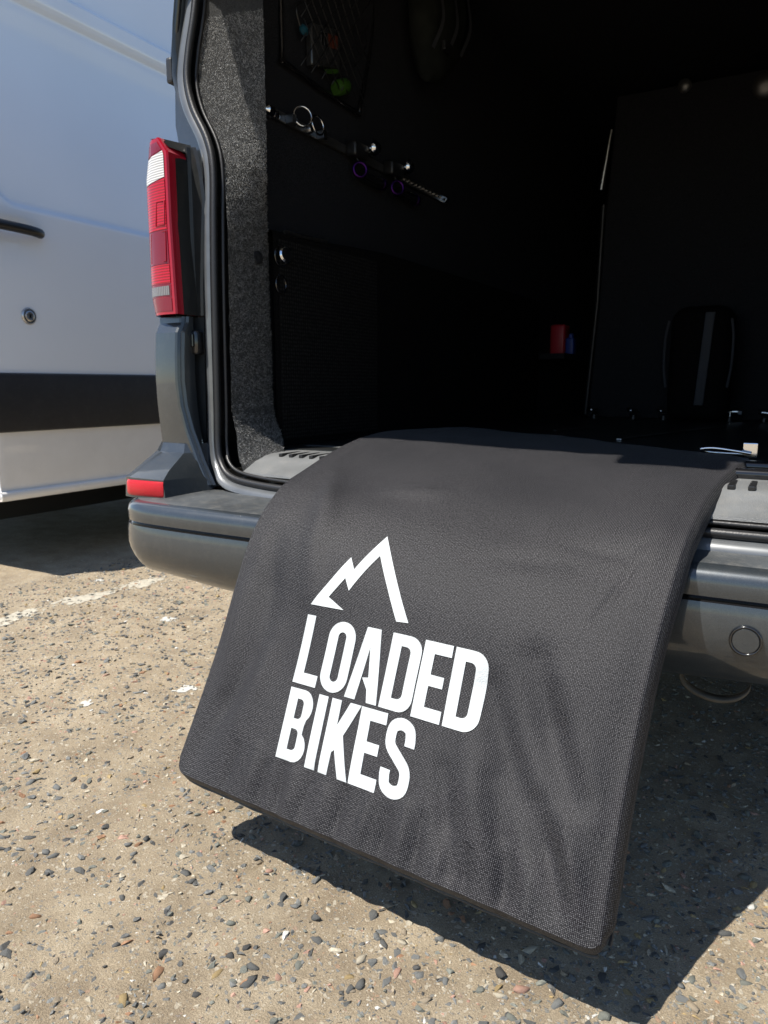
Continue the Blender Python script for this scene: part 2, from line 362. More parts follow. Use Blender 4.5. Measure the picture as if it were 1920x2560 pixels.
for q in range(125000):
    x = .7 - 3.6 * rs.random() ** 1.2; y = .3 + 2.4 * rs.random() ** 1.3
    dens = .5 + .5 * noise.noise((x * 2.2, y * 2.2, 20)) + .5 * noise.noise((x * 11, y * 11, 4))
    near = min(1, max(0, (1.05 - y + .25 * (-x - .6)) / .6))
    if rs.random() > .30 + .85 * dens - .42 * near: continue
    k = rs.choices(SKEYS, SW)[0]; s = min(.0102, .0036 * math.exp(rs.gauss(0, .52)))
    if k in ('cream', 'white', 'sand') : s *= .85
    stones.append([x, y, s, k])
for x, y, s, k in [(-.78, .839, .0125, 'greenish'), (-.782, .706, .015, 'darkgrey'), (-1.12, .882, .013, 'slate'), (-1.101, .852, .0105, 'orange'), (-1.019, .87, .0115, 'orange'), (-.805, .585, .012, 'cream'), (-1.219, .788, .013, 'slate'),
                   (-1.284, .962, .012, 'slate'), (-.652, .712, .013, 'greenish'), (-.734, .799, .011, 'greenish'), (-1.051, .768, .011, 'slate'), (-.676, .77, .011, 'darkgrey'), (-.873, .695, .010, 'sand'), (-.859, .677, .010, 'slate'),
                   (-.30, .60, .013, 'orange'), (-.42, .64, .012, 'bluegrey'), (-.53, .62, .012, 'slate'), (-.60, .75, .010, 'pink'), (-.50, .56, .012, 'slate'), (-.23, .63, .012, 'bluegrey'), (-.2, .585, .013, 'slate'), (.03, 1.1, .011, 'greenish'), (.06, 1.2, .010, 'bluegrey')]:
    stones.append([x, y, s * .82, k])
rank = []
for i, (x, y, s, k) in enumerate(stones):
    v, d = in_view(x, y)
    hid = (-.93 < x < -.12 and y > 1.02) or y > 2.0
    rank.append((s / d if v and not hid else 0, i))
rank.sort(reverse=True); top = {i for _, i in rank[:300]}
SV, SF, SM = [], [], []
for i, (x, y, s, k) in enumerate(stones):
    si = rs.randrange(len(shapes)); a = rs.uniform(0, 6.283); sx = s * rs.uniform(.85, 1.4); szz = s * rs.uniform(.7, 1.15); tx, ty = rs.gauss(0, .18), rs.gauss(0, .18)
    flush = rs.random() < (.6 if k in ('cream', 'white', 'sand', 'pink') else .3)
    z = gh(x, y) + (-szz * .62 + .0012 if flush else rs.uniform(-.3, .25) * szz)
    if i in top:
        o = bpy.data.objects.new('stone', smesh[si, k]); COL.objects.link(o); o.parent = ground
        o.location = (x, y, z); o.rotation_euler = (tx, ty, a); o.scale = (sx, s, szz)
    else:
        n = len(SV); c_, s_ = math.cos(a), math.sin(a)
        SH = lows[si % 6] if s < .0062 else shapes[si]
        for v in SH[0]:
            px, py, pz = v.x * sx, v.y * s, v.z * szz + v.x * sx * ty
            SV.append((x + px * c_ - py * s_, y + px * s_ + py * c_, z + pz))
        for f in SH[1]: SF.append([n + j for j in f]); SM.append(SKEYS.index(k))
gv = part('gravel', SV, SF, [M['stone_' + k] for k in SKEYS], ground, smooth=False, kind='stuff')
gv.data.polygons.foreach_set('material_index', SM)

# worn parking line and droppings: ragged flakes lying on the surface
def flakes(name, test, x0, x1, y0, y1, st, m, kind='structure', lift=.0022):
    V, F = [], []; nx = int((x1 - x0) / st); ny = int((y1 - y0) / st); idx = {}
    def vid(i, j):
        if (i, j) not in idx:
            x = x0 + i * st + noise.noise((i * .7, j * .7, 5)) * st * .5; y = y0 + j * st + noise.noise((i * .7, j * .7, 9)) * st * .5
            idx[i, j] = len(V); V.append((x, y, gh(x, y) + lift))
        return idx[i, j]
    for i in range(nx):
        for j in range(ny):
            if test(x0 + (i + .5) * st, y0 + (j + .5) * st): F.append([vid(i, j), vid(i + 1, j), vid(i + 1, j + 1), vid(i, j + 1)])
    return mesh(name, V, F, m, None, True, kind)
def line_test(x, y):
    cx = -2.49 + .13 * max(0, y - 1.9); e = abs(x - cx)
    if e > .06: return False
    n = noise.noise((x * 14, y * 7, 2)) + .6 * noise.noise((x * 55, y * 40, 6)) + .25 * noise.noise((x * 130, y * 130, 6))
    return n > -.22 + 9 * max(0, e - .024)
flakes('parking_line', line_test, -2.62, -2.2, 1.2, 3.0, .007, M['paintline'], lift=.0014)
for cx, cy_, rr in [(-1.99, 1.89, .05), (-1.47, 1.45, .04), (-1.64, 1.25, .028), (-2.65, 2.14, .03), (-2.1, 1.96, .015)]:
    def tst(x, y, cx=cx, cy_=cy_, rr=rr):
        return math.hypot((x - cx) / 1.5, y - cy_) < rr * (.36 + .6 * noise.noise((x * 38, y * 38, cx)) + .35 * noise.noise((x * 120, y * 120, cx)))
    o = flakes('dropping_mark', tst, cx - 2 * rr, cx + 2 * rr, cy_ - 1.5 * rr, cy_ + 1.5 * rr, .003, M['fleck'], lift=.0016)

# ------------------------------------------------------------------ white van
wv = thing('white_van', 'tall white panel van with black side rub strip parked at the left', 'van', (-4.0, 4.6, 0))
WX = -3.0
WP = [(.345, -.03), (.352, .0), (.375, .006), (.39, -.004), (.45, .0), (.64, .004), (.92, .004), (1.15, 0), (1.45, -.012), (1.6, -.02), (1.9, -.045), (2.2, -.085), (2.42, -.125), (2.49, -.14), (2.505, -.128), (2.535, -.118), (2.60, -.124), (2.615, -.14), (2.66, -.150), (2.9, -.19), (3.05, -.23), (3.12, -.27), (3.17, -.34), (3.20, -.46)]
zs = [.345, .352, .362, .375, .383, .39, .42, .5, .6, .7, .8, .9, 1.0, 1.1, 1.2, 1.3, 1.4, 1.5] + [1.52 + .012 * i for i in range(16)] + [1.75, 1.85, 1.95, 2.05, 2.15, 2.25, 2.32, 2.36, 2.40, 2.44, 2.47, 2.485, 2.495, 2.505, 2.515, 2.525, 2.535, 2.55, 2.57, 2.59, 2.60, 2.61, 2.62, 2.635, 2.66, 2.7, 2.8, 2.9, 3.0, 3.05, 3.09, 3.12, 3.145, 3.17, 3.185, 3.20]
ysv = [1.93, 1.935, 1.945, 1.96] + [1.98 + .012 * i for i in range(28)] + [2.36 + .05 * i for i in range(12)] + [3.0 + .25 * i for i in range(17)]
def sst(x): x = max(0., min(1., x)); return x * x * (3 - 2 * x)
def wside(y, z):
    off = lerpt(WP, z)[0]
    # pressed-in upper panel with a rounded lower corner
    rr = .13; qx = 2.03 - y + rr; qz = 1.607 - z + rr
    sd = max(qx, qz) - rr if (qx < 0 or qz < 0) else math.hypot(qx, qz) - rr
    sd = max(sd, z - 2.44)
    off -= .017 * sst(-sd / .022 + .2)
    if y < 1.96: off -= .05 * (1 - math.sqrt(max(0, 1 - ((1.96 - y) / .03) ** 2))) if y > 1.931 else .05
    # cup behind the handle
    d = math.hypot((y - 2.12) / .16, (z - 1.505) / .06); off -= .02 * sst(1.15 - d) if d < 1.15 else 0
    return WX + off
V = [(wside(y, z), y, z) for z in zs for y in ysv]
bs = part('body_side', V, gridf(len(ysv), len(zs)), [M['white'], M['white_dust_bounce']], wv)
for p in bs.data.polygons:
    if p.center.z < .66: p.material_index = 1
# rest of the shell: far side, roof, ends
xl = -4.95
def wprof(y, m_=0): return [(wside(3.5, z) if not m_ else xl + (WX - wside(3.5, z)), y, z) for z in zs[::3] + [3.20]]
rear = wprof(1.945); rear2 = wprof(1.945, 1); sharp(loft('rear_end', [rear, rear2], M['white'], wv))
fr = wprof(7.0); fr2 = wprof(7.0, 1); loft('front_end', [fr, fr2], M['white'], wv)
loft('far_side', [rear2, fr2], M['white'], wv)
box('roof', (-4.52, 1.96, 3.198), (-3.43, 7.0, 3.22), M['white'], wv, .01)
box('underbody', (-4.8, 2.05, .36), (-3.08, 6.9, .55), M['under'], wv)
box('chassis_rail', (-3.75, 2.1, .16), (-3.6, 6.9, .37), M['under'], wv)
box('chassis_rail', (-4.35, 2.1, .12), (-4.2, 6.9, .37), M['under'], wv)
# rub strip and lower trim
ss = [[(WX + a, y, z) for a, z in ((.003, .648), (.018, .654), (.022, .67), (.022, .885), (.018, .897), (.003, .903))] for y in (1.94, 2.6, 3.4, 4.2, 6.9)]
loft('rub_strip', ss, M['strip'], wv, deg=30)
sl = [[(WX + a, y, z) for a, z in ((-.01, .395), (.009, .392), (.015, .383), (.016, .368), (.010, .352), (-.02, .346))] for y in (1.94, 3, 4.5, 6.9)]
loft('sill_trim', sl, M['white_dust_bounce'], wv, deg=50)
h = part('door_handle', *tubeg(spline([(-3.01, 1.90, 1.505), (-2.967, 1.95, 1.507), (-2.962, 2.05, 1.507), (-2.965, 2.16, 1.505), (-2.98, 2.215, 1.503), (-3.01, 2.232, 1.503)], 5), [.012] + [.021] * 20 + [.02, .019, .018, .016, .012], 12), M['blackplastic'], wv)
lk = lathe('lock_cylinder', [(.036, -.01), (.036, .004), (.031, .010), (.026, .010), (.024, .005)], (WX - .002, 2.145, 1.148), (1, 0, 0), M['steel'], wv, 24)
lathe('lock_core', [(.023, .0), (.023, .010), (.018, .013), (.006, .011)], (WX - .002, 2.145, 1.148), (1, 0, 0), M['steel'], lk, 20)
box('key_slot', (WX + .009, 2.141, 1.140), (WX + .0125, 2.149, 1.156), M['gloss'], lk)
def wheel(c, r, wd, parent):
    t = lathe('wheel', [(r * .62, -wd / 2), (r * .93, -wd / 2), (r, -wd / 2 + .03), (r, wd / 2 - .03), (r * .93, wd / 2), (r * .62, wd / 2)], c, (1, 0, 0), M['tyre'], parent, 36)
    lathe('rim', [(r * .1, -wd * .52), (r * .5, -wd * .4), (r * .615, -wd * .5), (r * .615, wd * .5), (r * .5, wd * .4), (r * .1, wd * .52)], c, (1, 0, 0), M['steel'], t, 28)
for x in (-3.16, -4.78):
    for y in (3.35, 6.2): wheel((x, y, .345), .345, .22, wv)

# ------------------------------------------------------------------ grey van: shell
gvn = thing('grey_van', 'dark grey metallic van with its rear open and a black carpeted load space', 'van', (-.56, 1.3, 0))
XC = -.56
FL = [(.58, -1.30, 1.455), (.60, -1.335, 1.452), (.637, -1.346, 1.455), (.694, -1.357, 1.46), (.868, -1.353, 1.46), (1.159, -1.344, 1.46), (1.255, -1.328, 1.467), (1.357, -1.337, 1.479), (1.433, -1.358, 1.488), (1.499, -1.392, 1.496), (1.573, -1.437, 1.505), (1.62, -1.449, 1.51), (1.708, -1.443, 1.521), (1.798, -1.429, 1.532), (1.95, -1.39, 1.55), (2.05, -1.34, 1.56)]
FLs = spline([(a[1], a[2], a[0]) for a in FL], 6)
def flx(z): return lerpt([(p.z, p.x, p.y) for p in FLs], z)
SIDE = [(.3, -1.50), (.7, -1.505), (1.1, -1.50), (1.4, -1.485), (1.6, -1.47), (1.8, -1.45), (2.0, -1.405), (2.15, -1.36), (2.3, -1.30)]
def sidx(z): return lerpt(SIDE, z)[0]
# lower corner panel with its rear face, ridge and recessed jamb, up past the lamp into the pillar
rows = []
for z in [.60, .66, .70, .74, .80, .86, .92, .98, 1.005, 1.02]:
    fx, fy = flx(z); bow = .012 * math.sin(max(0, min(1, (z - .7) / .32)) * math.pi) - (.012 if z > 1.0 else 0)
    sk = .03 * max(0, (.86 - z) / .16) ** 2
    rows.append([(sidx(z), 3.2, z), (sidx(z), 1.56, z), (-1.497 + bow * -.3, 1.475, z), (-1.484 - bow * .3, 1.43 - bow, z), (-1.462, 1.408 - bow, z), (-1.42, 1.401 - bow, z), (-1.386 + sk, 1.399 - bow, z), (-1.381 + sk, 1.402 - bow, z),
                 (-1.377 + sk, 1.410 - bow, z), (-1.372 + sk, 1.408 - bow, z), (-1.368 + sk, 1.414 - bow, z), (-1.368 + sk * .6, 1.44, z), (fx - .035, 1.462, z), (fx, fy, z)])
rows = [rows[0]] + rows[1:]
loft('corner_panel', rows, M['paint'], gvn, deg=14)
rows = []
for z in [1.022, 1.1, 1.2, 1.3, 1.38, 1.43, 1.46, 1.5, 1.54, 1.58, 1.62, 1.68, 1.74, 1.80, 1.9, 2.0, 2.1]:
    fx, fy = flx(z); s = sidx(z)
    k = sst((z - 1.36) / .16)
    mid = -1.415 * (1 - k) + min(fx - .012, s + .02) * k
    rows.append([(s, 3.2, z), (s, 1.62, z), (s + .004, 1.545, z), (min(mid, s + .03), 1.50 + .035 * k, z), (mid, 1.49 + .01 * k, z), ((mid + fx) / 2, (1.49 + fy) / 2 + .002, z), (fx, fy, z)])
loft('rear_pillar', rows, M['paint'], gvn, deg=40)
# body side going forward, far side, roof, underbody
zz = [.35, .5, .7, .9, 1.1, 1.3, 1.5, 1.7, 1.9, 2.05, 2.2, 2.3]
loft('body_side', [[(sidx(z) + .0, y, z) for z in zz] for y in (3.2, 4.2, 5.8)], M['paint'], gvn)
loft('body_side', [[(2 * XC - sidx(z), y, z) for z in zz] for y in (1.56, 3.2, 5.8)], M['paint'], gvn, flip=True)
loft('roof', [[(XC + (sidx(2.3) - XC) * k, y, 2.3 + .06 * (1 - k * k)) for k in (-1, -.6, -.2, .2, .6, 1)] for y in (1.6, 2.5, 4, 5.8)], M['paint'], gvn)
box('header', (-1.36, 1.56, 2.06), (.24, 1.64, 2.32), M['paint'], gvn, .01)
box('right_pillar', (.20, 1.47, .6), (.36, 1.56, 2.1), M['paint'], gvn, .01)
box('underbody', (-1.42, 1.50, .40), (.30, 5.7, .55), M['under'], gvn)
for x in (-1.38, .26):
    for y in (2.35, 5.0): wheel((x, y, .315), .315, .2, gvn)
# jamb strip: black moulding between lamp and flange
rows = []
for z in [1.024, 1.1, 1.2, 1.3, 1.36, 1.40, 1.425]:
    fx, fy = flx(z); rows.append([(-1.425, 1.478, z), (-1.40, 1.462, z), (-1.388, 1.455, z), (-1.380, 1.45, z), (-1.374, 1.45, z), (-1.37, 1.458, z), (fx - .008, 1.457, z), (fx - .001, 1.462, z)])
loft('jamb_moulding', rows, M['casing_dark'], gvn, deg=20)

# tail lamp: housing, then the lens in bands, each set into the rim
lamp = thing_part = part('tail_lamp', *boxg((-1.44, 1.42, 1.05), (-1.40, 1.47, 1.38)), M['casing_dark'], gvn, smooth=False)
def lampx(z): # rear edge towards the opening, outer silhouette edge
    xi = lerpt([(1.02, -1.374), (1.24, -1.381), (1.40, -1.381), (1.438, -1.410)], z)[0]
    return xi
def lrow(z, off=0., inset=0.):
    xi = lampx(z) - inset; sh = lerpt([(1.02, .012), (1.07, 0), (1.36, 0), (1.44, .022)], z)[0]
    c = [(-1.512 + sh, 1.56), (-1.509 + sh, 1.50), (-1.502 + sh, 1.455), (-1.489 + sh, 1.425), (-1.468 + sh * .8, 1.405), (-1.44 + sh * .3, 1.394), (-1.412, 1.389), (xi, 1.387)]
    dz = -.024 * max(0, min(1, (z - 1.24) / .1)) * (1 - max(0, (z - 1.41) / .03))
    return [Vector((x - off * .6 if i < 3 else x - off * (.6 if i == 3 else .2), y - off, z + dz * (1 - i / 7))) for i, (x, y) in enumerate(c)]
def zr(a, b, n): return [a + (b - a) * i / (n - 1) for i in range(n)]
def band(name, z0, z1, m, n=8, off=.001, inset=.009, z0s=None):
    rows = [lrow(z, off, inset) for z in zr(z0, z1, n)]
    # close the band back into the lamp
    return loft(name, rows, m, lamp, deg=30)
rim = [lrow(z) + [Vector((lampx(z) + .0035, 1.391, z)), Vector((lampx(z) + .004, 1.41, z)), Vector((lampx(z) + .002, 1.47, z))] for z in zr(1.024, 1.436, 24)]
loft('lens_rim', rim, M['lens_rim'], lamp, deg=30)
topc = rim[-1]; loft('lens_top', [topc, [Vector((v.x * .5 - .715, 1.47, 1.44)) for v in topc]], M['lens_rim'], lamp)
band('lens_red', 1.407, 1.428, M['lens_dark'], 4)
band('lens_white', 1.345, 1.404, M['lens_white'], 8)
band('lens_red', 1.225, 1.342, M['lens_red'], 12)
band('lens_red', 1.145, 1.223, M['lens_dark'], 10)
band('lens_red', 1.098, 1.143, M['lens_red'], 8)
loft('lens_clear', [lrow(z, .0012, .014)[3:] for z in zr(1.07, 1.092, 4)], M['lens_clear'], lamp, deg=30)
band('lens_red', 1.0665, 1.0955, M['lens_dark'], 4, off=.0006)
band('lens_red', 1.032, 1.064, M['lens_dark'], 5)
# raised bulb bowls inside the lens read as rounded frames
for z0, z1, x0 in ((1.235, 1.29, -1.43), (1.15, 1.22, -1.462)):
    P = [(x0, 1.3905 + .012 * (x0 < -1.45), z0), (-1.396, 1.3855, z0), (-1.394, 1.3855, z1), (x0 + .006, 1.390 + .010 * (x0 < -1.45), z1)]
    tube('lens_frame', P, .0016, M['lens_rim'], lamp, 6, True)
# side of the lamp body seen from inside
rows = [[(lampx(z) + .002, 1.396, z), (lampx(z) + .006, 1.43, z), (lampx(z) + .006, 1.475, z)] for z in zr(1.024, 1.436, 10)]
loft('lamp_housing', rows, M['casing_dark'], lamp, flip=True)
loft('lamp_housing', [[(lampx(1.436) - .03, 1.393, 1.438), (lampx(1.436) + .002, 1.396, 1.436), (lampx(1.42) + .01, 1.40, 1.415)], [(-1.44, 1.475, 1.440), (-1.385, 1.475, 1.437), (-1.372, 1.475, 1.41)]], M['casing_dark'], lamp)

# lower corner upstand with reflector
U = [[(-1.505, 1.56, .703), (-1.497, 1.475, .703), (-1.486, 1.428, .703), (-1.455, 1.404, .703), (-1.372, 1.396, .703), (-1.352, 1.412, .703), (-1.338, 1.45, .703)],
     [(-1.507, 1.54, .68), (-1.499, 1.46, .68), (-1.486, 1.410, .68), (-1.452, 1.388, .68), (-1.366, 1.385, .68), (-1.345, 1.408, .68), (-1.334, 1.45, .68)],
     [(-1.507, 1.47, .64), (-1.497, 1.38, .64), (-1.476, 1.328, .642), (-1.447, 1.315, .642), (-1.353, 1.318, .642), (-1.328, 1.395, .642), (-1.325, 1.448, .645)],
     [(-1.507, 1.42, .62), (-1.496, 1.33, .62), (-1.474, 1.291, .624), (-1.447, 1.283, .624), (-1.342, 1.288, .622), (-1.318, 1.385, .622), (-1.315, 1.446, .63)],
     [(-1.507, 1.42, .575), (-1.496, 1.325, .575), (-1.474, 1.287, .575), (-1.447, 1.281, .575), (-1.336, 1.286, .575), (-1.305, 1.375, .58), (-1.29, 1.44, .60)]]
loft('bumper_upstand', U, M['paint'], gvn, deg=18)
rf = []
for z in (.580, .586, .612, .619):
    o_ = .001 if z in (.580, .619) else .005
    rf.append([(-1.478, 1.300 - o_, z), (-1.460, 1.286 - o_, z), (-1.445, 1.282 - o_, z), (-1.40, 1.283 - o_, z), (-1.350, 1.286 - o_, z), (-1.341, 1.287 - o_ * .3, z)])
loft('reflector', rf, M['reflex'], gvn, deg=60)

# bumper
half = [(0, 1.205), (.22, 1.206), (.44, 1.209), (.62, 1.212), (.74, 1.217), (.80, 1.223), (.84, 1.234), (.875, 1.256), (.903, 1.29), (.923, 1.34), (.934, 1.41), (.940, 1.5), (.944, 1.9)]
hp = [p for p in spline([(a, b, 0) for a, b in half], 3)]
path = [(XC + p.x, p.y) for p in reversed(hp)][::-1]
left = [(XC - p.x, p.y) for p in reversed(hp)]; right = [(XC + p.x, p.y) for p in hp[1:]]
path = left + right
prof = [(.20, .588), (.14, .586), (.09, .582), (.05, .578), (.026, .575), (.012, .5705), (.004, .563), (.0005, .553), (.0, .536), (.001, .5275), (.005, .5245), (.007, .5225), (.005, .5205), (.0005, .5185), (-.002, .508), (-.004, .485), (-.005, .465), (-.003, .445), (.004, .42), (.016, .395), (.030, .377), (.046, .368), (.07, .362), (.2, .36)]
rows = []
for i, (x, y) in enumerate(path):
    a = path[max(0, i - 1)]; b = path[min(len(path) - 1, i + 1)]; d = Vector((b[0] - a[0], b[1] - a[1], 0)).normalized(); nrm = Vector((-d.y, d.x, 0))
    if nrm.y < 0 and abs(d.x) > .3: nrm = -nrm
    k = min(1, abs(x - XC) / .75); rise = .03 * k ** 2; corner = max(0, (abs(x - XC) - .82) / .12)
    row = []
    for o_, z in prof:
        if z < .5: z = z + rise * (.51 - z) / .14
        if abs(d.x) < .35: o_ = min(o_, .12)
        row.append(Vector((x, y, z)) + nrm * (o_ + (.02 * corner * max(0, (.5 - z) / .1) if z < .5 else 0)))
    rows.append(row)
bump_ = loft('bumper', rows, [M['paint'], M['step'], M['gloss']], gvn, deg=40)
npf = len(prof) - 1
for i, p in enumerate(bump_.data.polygons):
    j = i % npf
    if j < 4: p.material_index = 1
    elif 9 <= j <= 12: p.material_index = 2
s1 = ring('parking_sensor', (-.05, 1.2015, .468), (0, 1, -.02), .0215, .0022, M['gloss'], bump_, 28)
lathe('sensor_face', [(.019, .004), (.0195, -.0005), (.0185, -.002), (.004, -.0022)], (-.05, 1.2025, .468), (0, 1, .04), M['paint'], s1, 24)
# webbing loop hanging under the bumper
pts = spline([(-.150, 1.29, .385), (-.146, 1.285, .362), (-.125, 1.28, .345), (-.09, 1.278, .338), (-.06, 1.28, .345), (-.042, 1.285, .362), (-.04, 1.29, .385)], 5)
V, F = [], []
for p in pts:
    for dy, dz in ((-.010, -.003), (.010, -.003), (.010, .003), (-.010, .003)): V.append(p + Vector((0, dy, dz)))
part('towing_loop', V, gridf(4, len(pts), True), M['rope'], gvn)
pts2 = [p + Vector((-.115, .02, .022)) for p in pts]
V = [p + Vector((0, dy, dz)) for p in pts2 for dy, dz in ((-.012, -.002), (.012, -.002), (.012, .002), (-.012, .002))]
part('towing_loop', V, gridf(4, len(pts2), True), M['rope'], gvn)

# door seal: rubber tube round the opening, and the painted flange beside it
SL = [(1.394, 2.05, 1.56), (1.40, 1.95, 1.55), (1.394, 1.789, 1.531), (1.41, 1.672, 1.517), (1.411, 1.60, 1.508), (1.386, 1.527, 1.499), (1.336, 1.446, 1.49), (1.313, 1.374, 1.481), (1.306, 1.25, 1.468), (1.305, 1.13, 1.462), (1.306, 1.01, 1.46), (1.308, .89, 1.46), (1.309, .78, 1.459), (1.308, .70, 1.455), (1.294, .656, 1.447), (1.25, .624, 1.43), (1.16, .612, 1.412), (1.0, .608, 1.39), (.7, .608, 1.36), (.3, .608, 1.335), (.0, .608, 1.325), (-.12, .612, 1.34), (-.16, .66, 1.39), (-.165, .8, 1.43), (-.165, 2.0, 1.55)]
slp = spline([(-a, c, b) for a, b, c in SL], 6)
tube('door_seal', [p + Vector((0, -.006, 0)) for p in slp], .0085, M['rubber'], gvn, 12)
tube('seal_lip', [p + Vector((.013 if p.z > .66 else .004, .012, .0 if p.z > .66 else .014)) for p in slp], .0048, M['rubber'], gvn, 8)
flp = spline([(a[1], a[2], a[0]) for a in FL[::-1]] , 6)
rows = []
for p in slp[6:-24]:
    if p.z > .64: d = Vector((-1, 0, 0))
    else: d = Vector((-.2, -.6, -.8)).normalized()
    rows.append([p + d * .008 + Vector((0, .004, 0)), p + d * .013 + Vector((0, -.008, 0)), p + d * .024 + Vector((0, -.011, 0)), p + d * .033 + Vector((0, -.008, 0)), p + d * .040 + Vector((0, .003, 0))])
loft('door_flange', rows, M['flange'], gvn, deg=45)
# jamb buffer and its cup
bx = part('jamb_buffer', *boxg((-1.402, 1.432, .926), (-1.352, 1.465, .988), .008), M['gloss'], gvn, smooth=True)
box('buffer_pad', (-1.392, 1.426, .945), (-1.358, 1.434, .978), M['gloss'], bx, .003)
box('pillar_light_block', (-1.465, 1.479, .72), (-1.352, 1.56, 1.30), M['under'], gvn)  # unseen block added to stop sunlight leaking between corner panel and pillar
box('side_buffer', (-1.482, 1.50, 1.605), (-1.462, 1.53, 1.665), M['rubber'], gvn, .006)
tube('gas_strut', [(-1.468, 1.515, 1.66), (-1.44, 1.51, 1.78), (-1.41, 1.505, 1.9), (-1.37, 1.40, 2.06)], .008, M['gloss'], gvn, 10)

# sill plate with ribs
rows = []
for x in zr(-1.222, .15, 40):
    t = (x + 1.262) / 1.41; y0 = 1.432 - .11 * sst(t * 1.35) ; y0 = max(y0, 1.335)
    e = 0
    rows.append([(x, y0 + .004 + e, .628), (x, y0 + .006 + e, .634), (x, y0 + .075 + e, .664 - e * .3), (x, y0 + .088, .670), (x, y0 + .11, .675), (x, y0 + .30, .683)])
sill = loft('sill_plate', rows, M['sillplate'], gvn, deg=30)
for i, x in enumerate([-1.165 + .033 * k for k in range(39)]):
    t = (x + 1.262) / 1.41; y0 = max(1.432 - .11 * sst(t * 1.35), 1.335)
    part('rib', *boxg((x, y0 + .085, .669), (x + .012, y0 + .20, .6775), .002), M['blackplastic'], sill, smooth=False)
tube('floor_edge_trim', [(-.118, 1.53, .686), (.17, 1.52, .686)], .011, M['gloss'], gvn, 12)
tube('floor_edge_trim', [(-.11, 1.60, .694), (.17, 1.59, .694)], .012, M['gloss'], gvn, 12)
box('load_floor', (-1.33, 1.62, .60), (.2, 5.4, .682), M['floor'], gvn)
for (ax, ay), (bx_, by) in (((-.493, 2.344), (-.287, 3.312)), ((-.798, 2.693), (-.703, 3.012))):
    d = Vector((bx_ - ax, by - ay, 0)); n = Vector((-d.y, d.x, 0)).normalized() * .008
    V = [(ax + n.x, ay + n.y, .684), (ax - n.x, ay - n.y, .684), (bx_ - n.x, by - n.y, .684), (bx_ + n.x, by + n.y, .684), (ax + n.x, ay + n.y, .688), (ax - n.x, ay - n.y, .688), (bx_ - n.x, by - n.y, .688), (bx_ + n.x, by + n.y, .688)]
    part('floor_track', V, [[4, 5, 6, 7], [0, 1, 5, 4], [1, 2, 6, 5], [2, 3, 7, 6], [3, 0, 4, 7]], M['steel'], gvn, smooth=False)

# carpeted pillar trim
PX = [(.63, -1.19, 1.545), (.66, -1.205, 1.565), (.70, -1.235, 1.60), (.72, -1.25, 1.615), (.76, -1.268, 1.63), (.84, -1.275, 1.637), (1.18, -1.279, 1.638), (1.28, -1.255, 1.606), (1.38, -1.222, 1.567), (1.56, -1.212, 1.558), (1.75, -1.23, 1.58), (1.9, -1.28, 1.64), (2.06, -1.30, 1.66)]
sealz = sorted([(p.z, p.x, p.y) for p in slp[:100] if p.x < -1.2], key=lambda q: q[0])
def trim_pt(z, f):
    sx, sy = lerpt(sealz, max(z, .642)); ix, iy = lerpt(PX, z)
    ax, ay = sx + .016, sy + .016
    bulge = .012 * math.sin(f * math.pi)
    lo = sst((.80 - z) / .1)
    x = ax + (ix - ax) * f + bulge + lo * .03 * (1 - f * .3); y = ay + (iy - ay) * f
    # at shoulder height the carpet faces the rear more, below it turns inwards early
    q = sst((z - 1.18) / .2)
    x += (1 - q) * (.010 * (1 - f) ** 2) * (1 - lo)
    return Vector((x + .002 * noise.noise((x * 40, y * 40, z * 40)), y + .002 * noise.noise((z * 40, x * 40, 3)), z))
tz = [.634, .645, .655, .665, .675, .682, .69, .70, .71, .72, .735, .75, .77, .80] + zr(.84, 2.05, 50); tf = zr(0, 1, 11)
rows = [[trim_pt(z, f) for f in tf] + [Vector((lerpt(PX, z)[0] - .012, lerpt(PX, z)[1] + .012, z)), Vector((-1.31, lerpt(PX, z)[1] + .03, z))] for z in tz]
trim = loft('pillar_trim', rows, M['carpet_pillar'], gvn, deg=80)
rf_ = random.Random(5); V, F = [], []
for i in range(24000):
    z = rf_.uniform(.645, 1.75); f = rf_.random(); p = trim_pt(z, f); q = trim_pt(z, min(1, f + .05)); r_ = trim_pt(z + .01, f)
    tu = (q - p).normalized() if (q - p).length > 1e-6 else Vector((1, 0, 0)); tv = (r_ - p).normalized(); n = tu.cross(tv)
    if n.x < 0 and n.y > 0: n = -n
    a = rf_.uniform(0, 6.283); d = tu * math.cos(a) * .7 + tv * math.sin(a) + n * rf_.uniform(.2, 1.1); d.normalize()
    l = rf_.uniform(.003, .008); s = d.cross(n).normalized() * .00022; k = len(V)
    V += [p - s, p + s, p + d * l]; F.append([k, k + 1, k + 2])
part('carpet_fibres', V, F, M['fibre'], trim, smooth=False, kind='stuff')
for z in (1.175,):
    p = trim_pt(z, .62); lathe('trim_clip', [(.017, -.002), (.017, .004), (.012, .006), (.003, .004)], p, (.95, -.3, 0), M['blackplastic'], trim, 16)

